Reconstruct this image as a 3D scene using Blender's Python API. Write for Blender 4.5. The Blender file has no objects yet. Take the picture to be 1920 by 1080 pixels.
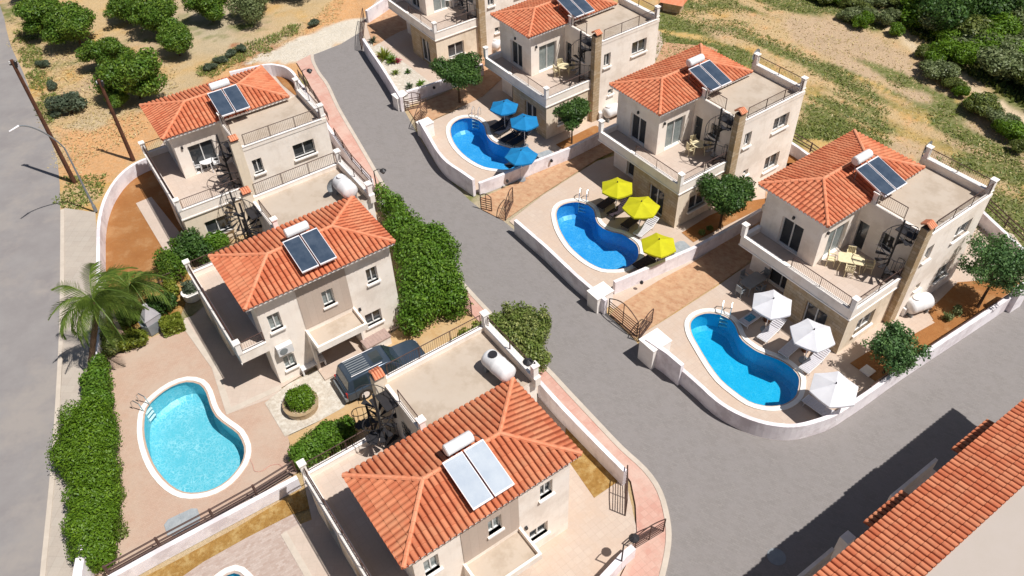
import bpy, bmesh, math, random
import numpy as np
from mathutils import Vector, Matrix, noise
PI=math.pi
C=bpy.context.scene.collection
# ---------------------------------------------------------------- camera
cam=bpy.data.cameras.new('camera'); camo=bpy.data.objects.new('camera',cam); C.objects.link(camo)
_dep,_roll=0.777342354,-0.042530785
_f=Vector((0,math.cos(_dep),-math.sin(_dep))); _r=Vector((1,0,0)); _u=_r.cross(_f)
_r2=math.cos(_roll)*_r+math.sin(_roll)*_u; _u2=-math.sin(_roll)*_r+math.cos(_roll)*_u
_m=Matrix((_r2,_u2,-_f)).transposed().to_4x4(); _m.translation=Vector((-0.167,-34.662,34.861))
camo.matrix_world=_m
cam.sensor_width=36; cam.lens=36*1528.295/1920; cam.clip_end=3000; cam.clip_start=.5
bpy.context.scene.camera=camo
# ---------------------------------------------------------------- sky and sun
w=bpy.data.worlds.new('World'); bpy.context.scene.world=w; w.use_nodes=True
nt=w.node_tree; bg=nt.nodes['Background']; sk=nt.nodes.new('ShaderNodeTexSky'); sk.sky_type='NISHITA'
SUN_EL=math.radians(62); SUN_AZ=math.radians(118)
sk.sun_disc=False; sk.sun_elevation=SUN_EL; sk.sun_rotation=SUN_AZ
nt.links.new(sk.outputs[0],bg.inputs[0]); bg.inputs[1].default_value=0.05
sl=bpy.data.lights.new('sun','SUN'); sl.energy=4.9; sl.angle=math.radians(.55); sl.color=(1,.97,.93)
so=bpy.data.objects.new('sun',sl); C.objects.link(so)
_d=Vector((math.sin(SUN_AZ)*math.cos(SUN_EL),math.cos(SUN_AZ)*math.cos(SUN_EL),math.sin(SUN_EL)))
so.rotation_euler=_d.to_track_quat('Z','Y').to_euler(); so.location=_d*80
vs=bpy.context.scene.view_settings; vs.view_transform='Standard'; vs.look='None'; vs.exposure=0.10; vs.gamma=1
bpy.context.scene.render.resolution_x=1024; bpy.context.scene.render.resolution_y=576
# ---------------------------------------------------------------- materials
def lin(c):
    c=c/255; return c/12.92 if c<=.04045 else ((c+.055)/1.055)**2.4
def S(r,g,b,k=.85): return (lin(r)*k,lin(g)*k,lin(b)*k)
def new_mat(name):
    m=bpy.data.materials.new(name); m.use_nodes=True; return m,m.node_tree,m.node_tree.nodes['Principled BSDF']
def N(nt,t,**kw):
    n=nt.nodes.new(t)
    for k,v in kw.items(): setattr(n,k,v)
    return n
def mixc(nt,fac,a,b,bt='MIX'):
    n=nt.nodes.new('ShaderNodeMix'); n.data_type='RGBA'; n.blend_type=bt
    for s,v in ((0,fac),(6,a),(7,b)):
        if isinstance(v,(tuple,list)): n.inputs[s].default_value=(*v[:3],1)
        elif isinstance(v,(int,float)): n.inputs[s].default_value=v
        else: nt.links.new(v,n.inputs[s])
    return n.outputs[2]
def noise_n(nt,scale,detail=4,rough=.6,coord=None,lo=.35,hi=.65):
    n=N(nt,'ShaderNodeTexNoise'); n.inputs['Scale'].default_value=scale; n.inputs['Detail'].default_value=detail; n.inputs['Roughness'].default_value=rough
    if coord is not None: nt.links.new(coord,n.inputs['Vector'])
    r=N(nt,'ShaderNodeMapRange'); r.inputs[1].default_value=lo; r.inputs[2].default_value=hi
    nt.links.new(n.outputs[0],r.inputs[0]); return r.outputs[0]
def add_bump(nt,b,h,strength,dist=.02):
    n=N(nt,'ShaderNodeBump'); n.inputs['Strength'].default_value=strength; n.inputs['Distance'].default_value=dist
    nt.links.new(h,n.inputs['Height']); nt.links.new(n.outputs[0],b.inputs['Normal'])
def M(name,c1,c2=None,c3=None,sc=1.5,sc3=.35,rough=.85,bump=0,bsc=40,metal=0,dist=.02,spec=.3,streak=0):
    m,nt,b=new_mat(name); tc=N(nt,'ShaderNodeTexCoord').outputs['Object']
    col=c1
    if c2 is not None: col=mixc(nt,noise_n(nt,sc,6,.65,tc),c1,c2)
    if c3 is not None: col=mixc(nt,noise_n(nt,sc3,5,.7,tc,.48,.62),col,c3)
    if streak:
        mp=N(nt,'ShaderNodeMapping'); nt.links.new(tc,mp.inputs[0]); mp.inputs['Scale'].default_value=(5,5,.5)
        col=mixc(nt,noise_n(nt,1,5,.7,mp.outputs[0],.52,.8),col,mixc(nt,streak,col,(.25,.2,.15)))
    if isinstance(col,tuple): b.inputs[0].default_value=(*col,1)
    else: nt.links.new(col,b.inputs[0])
    b.inputs['Roughness'].default_value=rough; b.inputs['Metallic'].default_value=metal; b.inputs['Specular IOR Level'].default_value=spec
    if bump: add_bump(nt,b,noise_n(nt,bsc,5,.6,tc,0,1),bump,dist)
    return m
def brick(name,c1,c2,cm,w=.4,h=.2,rot=0,mort=.012,rough=.85,vary=None,vsc=.4,off=.5,bump=.3,fade=0.0,vec='xy'):
    m,nt,b=new_mat(name); tc=N(nt,'ShaderNodeTexCoord').outputs['Object']
    mp=N(nt,'ShaderNodeMapping'); nt.links.new(tc,mp.inputs[0]); mp.inputs['Rotation'].default_value=(0,0,rot)
    v=mp.outputs[0]
    if vec=='wall':
        s=N(nt,'ShaderNodeSeparateXYZ'); nt.links.new(tc,s.inputs[0]); a=N(nt,'ShaderNodeMath'); nt.links.new(s.outputs[0],a.inputs[0]); nt.links.new(s.outputs[1],a.inputs[1])
        c=N(nt,'ShaderNodeCombineXYZ'); nt.links.new(a.outputs[0],c.inputs[0]); nt.links.new(s.outputs[2],c.inputs[1]); v=c.outputs[0]
    t=N(nt,'ShaderNodeTexBrick'); nt.links.new(v,t.inputs[0]); t.offset=off
    t.inputs['Color1'].default_value=(*c1,1);t.inputs['Color2'].default_value=(*c2,1);t.inputs['Mortar'].default_value=(*cm,1)
    t.inputs['Scale'].default_value=1;t.inputs['Brick Width'].default_value=w;t.inputs['Row Height'].default_value=h;t.inputs['Mortar Size'].default_value=mort
    t.inputs['Bias'].default_value=0; t.inputs['Mortar Smooth'].default_value=.2
    col=t.outputs[0]
    if vary is not None: col=mixc(nt,noise_n(nt,vsc,6,.7,tc,.42,.66),col,vary)
    col=mixc(nt,noise_n(nt,9,4,.7,tc,.2,.8),col,mixc(nt,.12,col,(0,0,0)))
    nt.links.new(col,b.inputs[0]); b.inputs['Roughness'].default_value=rough; b.inputs['Specular IOR Level'].default_value=.3
    if bump:
        i=N(nt,'ShaderNodeMath',operation='SUBTRACT'); i.inputs[0].default_value=1; nt.links.new(t.outputs['Fac'],i.inputs[1]); add_bump(nt,b,i.outputs[0],bump,.01)
    return m
def leafmat(name,dark,mid,light,trans=.25):
    m,nt,b=new_mat(name)
    g=N(nt,'ShaderNodeNewGeometry'); tc=N(nt,'ShaderNodeTexCoord').outputs['Object']
    c=mixc(nt,g.outputs['Random Per Island'],dark,light)
    c=mixc(nt,noise_n(nt,1.1,3,.6,tc,.38,.62),mid,c)
    nt.links.new(c,b.inputs[0]); b.inputs['Roughness'].default_value=.5; b.inputs['Specular IOR Level'].default_value=.35
    tr=N(nt,'ShaderNodeBsdfTranslucent'); nt.links.new(mixc(nt,.5,c,light),tr.inputs[0])
    mx=N(nt,'ShaderNodeMixShader'); mx.inputs[0].default_value=trans
    nt.links.new(b.outputs[0],mx.inputs[1]); nt.links.new(tr.outputs[0],mx.inputs[2])
    nt.links.new(mx.outputs[0],nt.nodes['Material Output'].inputs[0]); return m
def tilemat(name,c1,c2,c3):
    m,nt,b=new_mat(name); uv=N(nt,'ShaderNodeUVMap').outputs[0]
    f=N(nt,'ShaderNodeVectorMath',operation='FLOOR'); nt.links.new(uv,f.inputs[0])
    wn=N(nt,'ShaderNodeTexWhiteNoise',noise_dimensions='2D'); nt.links.new(f.outputs[0],wn.inputs['Vector'])
    c=mixc(nt,wn.outputs[0],c1,c2); tc=N(nt,'ShaderNodeTexCoord').outputs['Object']
    c=mixc(nt,noise_n(nt,.9,6,.7,tc,.45,.75),c,c3)
    fr=N(nt,'ShaderNodeVectorMath',operation='FRACTION'); nt.links.new(uv,fr.inputs[0]); sx_=N(nt,'ShaderNodeSeparateXYZ'); nt.links.new(fr.outputs[0],sx_.inputs[0])
    pp=N(nt,'ShaderNodeMath',operation='PINGPONG'); pp.inputs[1].default_value=.5; nt.links.new(sx_.outputs[0],pp.inputs[0]); mr=N(nt,'ShaderNodeMapRange'); mr.inputs[1].default_value=.06; mr.inputs[2].default_value=.17; mr.inputs[3].default_value=.75; mr.inputs[4].default_value=0; nt.links.new(pp.outputs[0],mr.inputs[0])
    c=mixc(nt,mr.outputs[0],c,S(140,62,40))
    c=mixc(nt,noise_n(nt,3.5,6,.75,tc,.60,.80),c,S(150,110,84))
    nt.links.new(c,b.inputs[0]); b.inputs['Roughness'].default_value=.75; b.inputs['Specular IOR Level'].default_value=.25
    add_bump(nt,b,noise_n(nt,30,4,.6,tc,0,1),.15,.01); return m
def watermat(name,tint,dens):
    m,nt,b=new_mat(name); nt.nodes.remove(b); tc=N(nt,'ShaderNodeTexCoord').outputs['Object']
    t=N(nt,'ShaderNodeBsdfTransparent'); t.inputs[0].default_value=(*tint,1)
    g=N(nt,'ShaderNodeBsdfGlossy'); g.inputs['Roughness'].default_value=.03
    bp=N(nt,'ShaderNodeBump'); bp.inputs['Strength'].default_value=.5; bp.inputs['Distance'].default_value=.03
    nt.links.new(noise_n(nt,5,3,.6,tc,0,1),bp.inputs['Height']); nt.links.new(bp.outputs[0],g.inputs['Normal'])
    fr=N(nt,'ShaderNodeFresnel'); fr.inputs[0].default_value=1.33; nt.links.new(bp.outputs[0],fr.inputs[1])
    mx=N(nt,'ShaderNodeMixShader'); nt.links.new(fr.outputs[0],mx.inputs[0]); nt.links.new(t.outputs[0],mx.inputs[1]); nt.links.new(g.outputs[0],mx.inputs[2])
    nt.links.new(mx.outputs[0],nt.nodes['Material Output'].inputs[0]); return m
def basinmat(name,c1,c2):  # pool tile colour with painted caustics: warped pale light ripples mixed into it
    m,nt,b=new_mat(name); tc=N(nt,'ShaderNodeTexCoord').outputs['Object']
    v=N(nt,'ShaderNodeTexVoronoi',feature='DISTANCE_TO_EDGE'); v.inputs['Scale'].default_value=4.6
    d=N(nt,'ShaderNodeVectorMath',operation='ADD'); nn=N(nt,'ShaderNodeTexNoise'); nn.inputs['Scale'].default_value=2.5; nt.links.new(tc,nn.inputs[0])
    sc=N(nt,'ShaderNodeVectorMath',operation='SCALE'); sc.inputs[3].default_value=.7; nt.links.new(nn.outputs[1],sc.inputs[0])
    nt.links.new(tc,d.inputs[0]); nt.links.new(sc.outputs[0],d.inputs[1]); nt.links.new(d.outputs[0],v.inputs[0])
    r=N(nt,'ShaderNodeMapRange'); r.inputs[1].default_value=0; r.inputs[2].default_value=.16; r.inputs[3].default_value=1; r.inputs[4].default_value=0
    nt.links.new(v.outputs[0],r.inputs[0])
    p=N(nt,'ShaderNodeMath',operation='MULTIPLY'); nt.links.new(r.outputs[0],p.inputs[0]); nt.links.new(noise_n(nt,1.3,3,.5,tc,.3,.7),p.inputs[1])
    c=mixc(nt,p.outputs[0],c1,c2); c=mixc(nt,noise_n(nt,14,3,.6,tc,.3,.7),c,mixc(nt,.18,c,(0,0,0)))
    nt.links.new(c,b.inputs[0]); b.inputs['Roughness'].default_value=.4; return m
MT={}
MT['stucco']=M('stucco',S(248,236,221,1.03),S(243,229,213,1.03),S(232,217,200,1.02),streak=.13,sc=1.2,sc3=.5,bump=.15,bsc=60,rough=.9)
MT['stucco_low']=M('stucco_cream',S(244,228,206,.95),S(236,219,195,.95),S(222,203,178,.95),streak=.18,sc=1.5,sc3=.6,bump=.15,bsc=60,rough=.9)
MT['stone']=brick('stone_cladding',S(222,202,174),S(198,174,142),S(168,148,120),w=.55,h=.22,mort=.015,vary=S(190,160,120),vsc=1.5,vec='wall',bump=.6)
MT['trim']=M('white_trim',S(250,244,238,.98),S(240,232,224,.98),sc=2,rough=.7)
MT['tile']=tilemat('clay_tile',S(230,144,104),S(206,112,76),S(222,152,114))
MT['tile_old']=tilemat('clay_tile_weathered',S(228,144,104),S(204,114,78),S(212,150,112))
MT['ridge']=M('ridge_tile',S(236,156,118),S(222,132,94),S(228,160,124),sc=5,rough=.8)
MT['terrace']=brick('terrace_tile',S(233,213,197),S(227,205,188),S(214,192,175),w=.4,h=.4,off=0,mort=.008,vary=S(222,203,186),bump=.1)
MT['roofdeck']=M('roof_screed',S(232,216,198),S(226,208,188),S(214,196,176),sc=1,sc3=.5,rough=.95,bump=.2,bsc=20)
MT['rail']=M('painted_iron',S(95,70,62),S(80,58,50),rough=.6,spec=.4)
MT['black']=M('black_iron',(.018,.017,.02),(.03,.028,.03),rough=.5,spec=.4)
MT['glass']=M('window_glass',(.03,.035,.04),(.06,.065,.07),sc=.9,rough=.08,spec=.6)
MT['curtain_glass']=M('curtained_glass',S(190,200,198,.55),S(160,172,172,.5),sc=2.5,rough=.15,spec=.6)
MT['frame']=M('white_frame',S(242,240,236),rough=.5)
MT['door']=M('pale_door',S(238,226,214),S(228,214,200),rough=.6)
MT['wood']=M('brown_wood',S(128,86,60),S(104,68,46),sc=4,rough=.8,bump=.3)
MT['wallw']=M('white_render',S(246,240,242,.95),S(236,228,232,.95),S(222,212,214,.9),streak=.18,sc=1.3,sc3=.7,rough=.9,bump=.1)
MT['street']=brick('grey_block_paving',S(172,165,161),S(162,155,151),S(152,146,142),w=.22,h=.11,rot=.58,mort=.006,vary=S(170,163,160),vsc=1.2,bump=.15)
MT['asphalt']=M('asphalt',S(176,171,170),S(164,158,158),S(184,176,171),sc=.5,sc3=.18,rough=.95,bump=.4,bsc=60)
MT['pinkpave']=brick('pink_paving',S(228,188,172),S(220,172,156),S(206,168,152),w=.3,h=.3,rot=-.6,off=0,mort=.008,vary=S(230,204,188),vsc=.5,bump=.1)
MT['kerb']=M('kerb_stone',S(226,212,196),S(212,198,182),sc=2,rough=.9,bump=.1)
MT['sidepave']=brick('pale_paving',S(214,202,188),S(206,192,178),S(192,178,164),w=.5,h=.5,rot=.08,off=0,mort=.01,vary=S(220,206,190),vsc=.35,bump=.1)
MT['deck']=brick('pool_deck_tile',S(230,212,196),S(224,204,188),S(212,190,174),w=.33,h=.33,rot=-.6,off=0,mort=.007,vary=S(226,202,182),vsc=.5,bump=.1)
MT['pinkdeck']=brick('rose_paving',S(226,194,172),S(220,186,164),S(206,172,150),w=.2,h=.1,rot=-.55,mort=.006,vary=S(224,200,180),vsc=.4,bump=.1)
MT['check']=brick('mottled_paving',S(226,206,194),S(206,180,166),S(204,186,172),w=.2,h=.1,rot=-.55,mort=.006,bump=.1)
MT['terra']=brick('terracotta_paving',S(228,180,140),S(204,150,112),S(208,166,132),w=.3,h=.15,rot=.6,mort=.012,vary=S(230,190,150),vsc=2.2,bump=.15)
MT['ochre']=brick('ochre_paving',S(228,190,138),S(220,178,124),S(212,176,132),w=.3,h=.15,rot=.6,mort=.006,vary=S(230,200,156),vsc=.5,bump=.1)
MT['soil']=M('orange_soil',S(202,142,86),S(184,122,68),S(212,160,108),sc=1.2,sc3=.6,rough=1,bump=.8,bsc=14,dist=.05)
MT['drysoil']=M('dry_soil',S(192,150,84),S(168,124,62),S(206,172,112),sc=5,sc3=2,rough=1,bump=.8,bsc=20,dist=.05)
MT['gravel']=M('pale_gravel',S(232,222,206),S(208,194,176),S(240,232,218),sc=9,sc3=3,rough=1,bump=.6,bsc=30)
MT['coping']=M('pool_coping',S(252,249,243,.98),S(244,240,232,.98),sc=2,rough=.7)
MT['chrome']=M('steel_tube',(.6,.6,.6),rough=.2,metal=.9)
MT['cream_plastic']=M('cream_plastic',S(240,226,186),S(228,212,172),sc=6,rough=.6)
MT['white_plastic']=M('white_plastic',S(246,244,242),S(232,230,230),sc=3,rough=.45)
MT['lounge_white']=M('lounger_fabric',S(236,232,236),S(220,216,222),sc=6,rough=.8)
MT['lounge_dark']=M('dark_lounger_fabric',S(74,62,70),S(60,50,58),sc=6,rough=.8)
MT['lounge_blue']=M('navy_lounger_fabric',S(44,50,66),S(34,38,52),sc=6,rough=.8)
MT['bark']=M('bark',S(110,86,66),S(84,64,48),sc=6,rough=1,bump=.8,bsc=20,dist=.03)
MT['pole']=M('timber_pole',S(112,74,56),S(84,54,40),sc=3,rough=.95,bump=.5,bsc=12)
MT['galv']=M('galvanised',S(176,182,186),S(160,166,170),rough=.5,metal=.3)
MT['collector']=M('collector_glass',S(84,96,112,.8),S(62,76,94,.8),sc=1.5,rough=.12,spec=.6)
MT['collector_pale']=M('collector_glass_pale',S(206,214,222,.8),S(190,200,212,.8),sc=1.2,rough=.15,spec=.6)
MT['alu']=M('aluminium',S(245,242,244,.95),rough=.4,metal=.2)
MT['beige_wall']=M('beige_roof_membrane',S(224,210,198),S(220,206,192),sc=.6,rough=.95)
MT['woodland']=leafmat('woodland_leaf',(.04,.065,.016),(.11,.15,.03),(.30,.33,.08))
MT['citrus']=leafmat('citrus_leaf',(.028,.065,.008),(.08,.165,.016),(.22,.33,.035))
MT['olive']=leafmat('olive_leaf',(.06,.09,.03),(.15,.19,.07),(.32,.36,.16))
MT['ficus']=leafmat('ficus_leaf',(.02,.052,.012),(.05,.115,.022),(.13,.23,.045))
MT['acacia']=leafmat('acacia_leaf',(.035,.08,.03),(.08,.17,.055),(.20,.34,.10))
MT['hedge']=leafmat('hedge_leaf',(.04,.10,.006),(.10,.19,.010),(.20,.33,.02))
MT['bougain']=leafmat('climber_leaf',(.04,.095,.008),(.09,.19,.015),(.22,.36,.04))
MT['yellowg']=leafmat('yellow_leaf',(.08,.11,.01),(.16,.20,.02),(.33,.36,.05))
MT['oleander']=leafmat('oleander_leaf',(.05,.09,.015),(.13,.19,.03),(.42,.44,.15))
MT['palm']=leafmat('palm_leaf',(.05,.10,.016),(.11,.18,.026),(.26,.34,.06))
MT['grey_leaf']=leafmat('grey_leaf',(.05,.07,.04),(.09,.12,.07),(.2,.24,.15))
MT['grass_tuft']=leafmat('field_grass',(.08,.12,.02),(.15,.20,.04),(.36,.36,.10))
MT['dry_tuft']=leafmat('dry_grass',(.42,.33,.13),(.55,.43,.2),(.72,.58,.32))
MT['red_leaf']=leafmat('flower_leaf',(.3,.02,.05),(.4,.04,.1),(.5,.12,.1))
def gain(name,f):
    nt=MT[name].node_tree; b=nt.nodes['Principled BSDF']; s=b.inputs[0]; f=f if isinstance(f,tuple) else (f,f,f)
    if s.is_linked: o=s.links[0].from_socket; nt.links.new(mixc(nt,1.0,o,f,'MULTIPLY'),s)
    else: s.default_value=tuple(a*c for a,c in zip(s.default_value[:3],f))+(1,)
for n_,f_ in (('street',.76),('asphalt',(.74,.73,.71)),('roofdeck',(.72,.71,.70)),('soil',(.68,.66,.64)),('deck',(.86,.84,.82)),('lounge_white',.82),('terra',.82),('pinkdeck',(.80,.79,.78)),('check',.8),('pinkpave',(.92,.86,.84)),('beige_wall',(.72,.72,.73)),
    ('terrace',.85),('ochre',.82),('gravel',.82),('sidepave',.80),('kerb',.88),('drysoil',.8),('stucco',(.97,.99,1.03)),('tile',.95),('tile_old',.92),('coping',.88),('galv',.8)): gain(n_,f_)
# ---------------------------------------------------------------- mesh helpers
class MB:
    def __init__(s,sx=1): s.v=[];s.f=[];s.sx=sx;s.uv=None
    def a(s,p): s.v.append((p[0]*s.sx,p[1],p[2])); return len(s.v)-1
    def face(s,pts): s.f.append([s.a(p) for p in pts])
    def hexa(s,p):
        i=[s.a(q) for q in p]
        for q in ((0,3,2,1),(4,5,6,7),(0,1,5,4),(1,2,6,5),(2,3,7,6),(3,0,4,7)): s.f.append([i[k] for k in q])
    def box(s,x0,y0,z0,x1,y1,z1): s.hexa([(x0,y0,z0),(x1,y0,z0),(x1,y1,z0),(x0,y1,z0),(x0,y0,z1),(x1,y0,z1),(x1,y1,z1),(x0,y1,z1)])
    def obox(s,c,sz,rz=0,rx=0):
        m=Matrix.Rotation(rz,3,'Z')@Matrix.Rotation(rx,3,'X'); a,b,h=[q/2 for q in sz]; c=Vector(c)
        s.hexa([c+m@Vector(q) for q in ((-a,-b,-h),(a,-b,-h),(a,b,-h),(-a,b,-h),(-a,-b,h),(a,-b,h),(a,b,h),(-a,b,h))])
    def cyl(s,p0,p1,r0,r1=None,n=8,cap=True):
        r1=r0 if r1 is None else r1; p0=Vector(p0);p1=Vector(p1);d=(p1-p0)
        if d.length<1e-6: return
        d.normalize(); a=d.orthogonal().normalized(); b=d.cross(a)
        A=[s.a(p0+r0*(math.cos(t)*a+math.sin(t)*b)) for t in [2*PI*k/n for k in range(n)]]
        B=[s.a(p1+r1*(math.cos(t)*a+math.sin(t)*b)) for t in [2*PI*k/n for k in range(n)]]
        for k in range(n): s.f.append([A[k],A[(k+1)%n],B[(k+1)%n],B[k]])
        if cap: s.f.append(A[::-1]); s.f.append(B)
    def tube(s,pts,r,n=6):
        for i in range(len(pts)-1): s.cyl(pts[i],pts[i+1],r,r,n)
    def prism(s,poly,z0,z1):
        A=[s.a((p[0],p[1],z0)) for p in poly]; B=[s.a((p[0],p[1],z1)) for p in poly]; n=len(poly)
        for k in range(n): s.f.append([A[k],A[(k+1)%n],B[(k+1)%n],B[k]])
        s.f.append(A[::-1]); s.f.append(B)
    def lathe(s,prof,c=(0,0),n=16,cap=True):
        R=[[s.a((c[0]+r*math.cos(2*PI*k/n),c[1]+r*math.sin(2*PI*k/n),z)) for k in range(n)] for r,z in prof]
        for A,B in zip(R,R[1:]):
            for k in range(n): s.f.append([A[k],A[(k+1)%n],B[(k+1)%n],B[k]])
        if cap: s.f.append(R[0][::-1]); s.f.append(R[-1])
    def build(s,name,mat,parent=None,loc=None,smooth=False,recalc=True,rz=None):
        me=bpy.data.meshes.new(name); me.from_pydata([tuple(q) for q in s.v],[],s.f)
        if s.uv is not None:
            ul=me.uv_layers.new(name='UVMap'); ul.data.foreach_set('uv',[c for l in me.loops for c in s.uv[l.vertex_index]])
        if recalc:
            b=bmesh.new(); b.from_mesh(me); bmesh.ops.recalc_face_normals(b,faces=b.faces); b.to_mesh(me); b.free()
        if smooth: me.polygons.foreach_set('use_smooth',[True]*len(me.polygons))
        me.materials.append(mat); o=bpy.data.objects.new(name,me); C.objects.link(o)
        if parent: o.parent=parent
        if loc is not None: o.location=loc if len(loc)==3 else (*loc,0)
        if rz is not None: o.rotation_euler=(0,0,rz)
        return o
def tag(o,label=None,cat=None,group=None,kind=None):
    for k,v in (('label',label),('category',cat),('group',group),('kind',kind)):
        if v: o[k]=v
    return o
def thing(name,loc,rz,label,cat,group=None):
    o=bpy.data.objects.new(name,None); C.objects.link(o); o.location=loc if len(loc)==3 else (*loc,0); o.rotation_euler=(0,0,rz)
    return tag(o,label,cat,group)
def copy_tree(o,parent=None):
    c=o.copy(); C.objects.link(c); c.parent=parent
    for ch in list(o.children): copy_tree(ch,c)
    return c
def clone(o,loc,rz,label,group=None,scale=None):
    c=copy_tree(o); c.location=loc if len(loc)==3 else (*loc,0); c.rotation_euler=(0,0,rz); c['label']=label
    if group: c['group']=group
    if scale: c.scale=(scale,)*3
    return c
def ang(a,b): return math.atan2(b[1]-a[1],b[0]-a[0])
def mid(a,b,t=.5): return (a[0]*(1-t)+b[0]*t,a[1]*(1-t)+b[1]*t)
def sheet(name,poly,z,mat,holes=(),kind='structure',thick=0):
    """flat filled polygon, with holes, one mesh"""
    bm=bmesh.new(); es=[]
    for lp in [poly]+list(holes):
        vs_=[bm.verts.new((p[0],p[1],z)) for p in lp]
        es+=[bm.edges.new((vs_[i],vs_[(i+1)%len(vs_)])) for i in range(len(vs_))]
    bmesh.ops.triangle_fill(bm,edges=es,use_beauty=True,normal=(0,0,1))
    if thick:
        pass
    me=bpy.data.meshes.new(name); bm.to_mesh(me); bm.free(); me.materials.append(mat)
    o=bpy.data.objects.new(name,me); C.objects.link(o)
    if kind: o['kind']=kind
    return o
def smooth_loop(pts,n=4):
    out=[];m=len(pts)
    for i in range(m):
        p0,p1,p2,p3=[Vector(pts[(i+k)%m]) for k in (-1,0,1,2)]
        for k in range(n):
            t=k/n; q=.5*((2*p1)+(-p0+p2)*t+(2*p0-5*p1+4*p2-p3)*t*t+(-p0+3*p1-3*p2+p3)*t**3); out.append((q.x,q.y))
    return out
def smooth_path(pts,n=4):
    out=[];m=len(pts)
    for i in range(m-1):
        p0,p1,p2,p3=[Vector(pts[min(max(i+k,0),m-1)]) for k in (-1,0,1,2)]
        for k in range(n):
            t=k/n; q=.5*((2*p1)+(-p0+p2)*t+(2*p0-5*p1+4*p2-p3)*t*t+(-p0+3*p1-3*p2+p3)*t**3); out.append((q.x,q.y))
    return out+[tuple(pts[-1])]
def offset(pts,d,closed=False):
    out=[];n=len(pts)
    for i in range(n):
        a=Vector(pts[(i-1)%n]) if (closed or i>0) else None; b=Vector(pts[i]); c=Vector(pts[(i+1)%n]) if (closed or i<n-1) else None
        d1=(b-a).normalized() if a is not None else (c-b).normalized(); d2=(c-b).normalized() if c is not None else d1
        n1=Vector((-d1.y,d1.x)); n2=Vector((-d2.y,d2.x)); m=(n1+n2); m.normalize(); k=max(.4,m.dot(n1)); q=b+m*(d/k); out.append((q.x,q.y))
    return out
def ribbon(mb,pts,t,z0,z1,closed=False):
    """solid wall of thickness t along a polyline"""
    L=offset(pts,t/2,closed);R=offset(pts,-t/2,closed);n=len(pts)
    A=[[mb.a((*p,z)) for p in q] for q in (L,R) for z in (z0,z1)]
    rng=range(n if closed else n-1)
    for i in rng:
        j=(i+1)%n
        mb.f+= [[A[0][i],A[0][j],A[1][j],A[1][i]],[A[2][j],A[2][i],A[3][i],A[3][j]],[A[1][i],A[1][j],A[3][j],A[3][i]],[A[0][j],A[0][i],A[2][i],A[2][j]]]
    if not closed:
        for i in (0,n-1): mb.f.append([A[0][i],A[1][i],A[3][i],A[2][i]])
def strip(name,pts,w,z,mat,kind='structure',z0=None):
    mb=MB(); 
    L=offset(pts,w/2);R=offset(pts,-w/2)
    if z0 is None:
        for i in range(len(pts)-1): mb.f.append([mb.a((*L[i],z)),mb.a((*R[i],z)),mb.a((*R[i+1],z)),mb.a((*L[i+1],z))])
    else: ribbon(mb,pts,w,z0,z)
    o=mb.build(name,mat)
    if kind:o['kind']=kind
    return o
# ================================================================ GROUND
POOL1=smooth_loop([(9.90,-3.05),(10.05,-2.59),(10.44,-2.19),(11.01,-1.96),(11.63,-2.00),(12.14,-2.25),(12.52,-2.65),(12.68,-3.17),(12.71,-3.71),(12.83,-4.24),(13.16,-4.74),(13.47,-5.08),(14.08,-5.47),(14.65,-5.88),(15.08,-6.48),(15.24,-7.05),(15.10,-7.63),(14.77,-8.30),(14.39,-8.67),(13.83,-8.95),(13.17,-9.02),(12.63,-8.92),(12.01,-8.61),(11.40,-7.90),(10.82,-7.03),(10.41,-5.88),(10.06,-4.49),(9.90,-3.75)],2)
POOL2=smooth_loop([(2.90,7.61),(3.09,8.28),(3.51,8.71),(4.15,8.90),(4.72,8.86),(5.30,8.47),(5.64,7.88),(5.68,7.26),(5.74,6.59),(6.05,6.03),(6.59,5.62),(7.16,5.39),(7.64,4.86),(8.01,4.27),(8.07,3.55),(7.87,2.81),(7.43,2.30),(6.82,1.95),(6.15,1.89),(5.41,2.03),(4.67,2.62),(4.07,3.40),(3.53,4.35),(3.11,5.63),(2.94,6.61)],2)
POOL3=smooth_loop([(-4.44,17.98),(-4.30,18.99),(-3.74,19.69),(-2.91,19.85),(-2.09,19.41),(-1.64,18.49),(-1.52,17.55),(-1.17,16.60),(-0.47,15.93),(0.19,15.54),(0.89,15.08),(1.29,14.31),(1.18,13.53),(0.66,12.99),(-0.12,12.72),(-0.95,12.85),(-1.83,13.17),(-2.75,14.01),(-3.55,15.13),(-4.17,16.55)],2)
POOL4=smooth_loop([(-20.09,-8.21),(-20.20,-7.26),(-19.84,-6.48),(-19.23,-5.81),(-18.43,-5.48),(-17.57,-5.71),(-17.01,-6.38),(-16.60,-7.23),(-16.11,-8.00),(-15.38,-8.63),(-14.70,-9.18),(-14.19,-10.03),(-14.07,-10.78),(-14.23,-11.41),(-14.62,-12.10),(-15.23,-12.58),(-15.97,-12.78),(-16.77,-12.71),(-17.58,-12.26),(-18.45,-11.42),(-19.16,-10.43),(-19.75,-9.29)],2)
POOL5=smooth_loop([(-14.22,-17.79),(-13.96,-17.16),(-13.35,-16.83),(-12.75,-17.16),(-12.15,-18.01),(-12.54,-19.54),(-13.53,-19.26)],2)
POOLS=[POOL1,POOL2,POOL3,POOL4,POOL5]
def inpoly(X,Y,P):
    r=np.zeros(X.shape,bool);n=len(P)
    for i in range(n):
        x0,y0=P[i];x1,y1=P[(i+1)%n]
        if y0==y1: continue
        c=((y0>Y)!=(y1>Y))&(X<(x1-x0)*(Y-y0)/(y1-y0)+x0); r^=c
    return r
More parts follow.
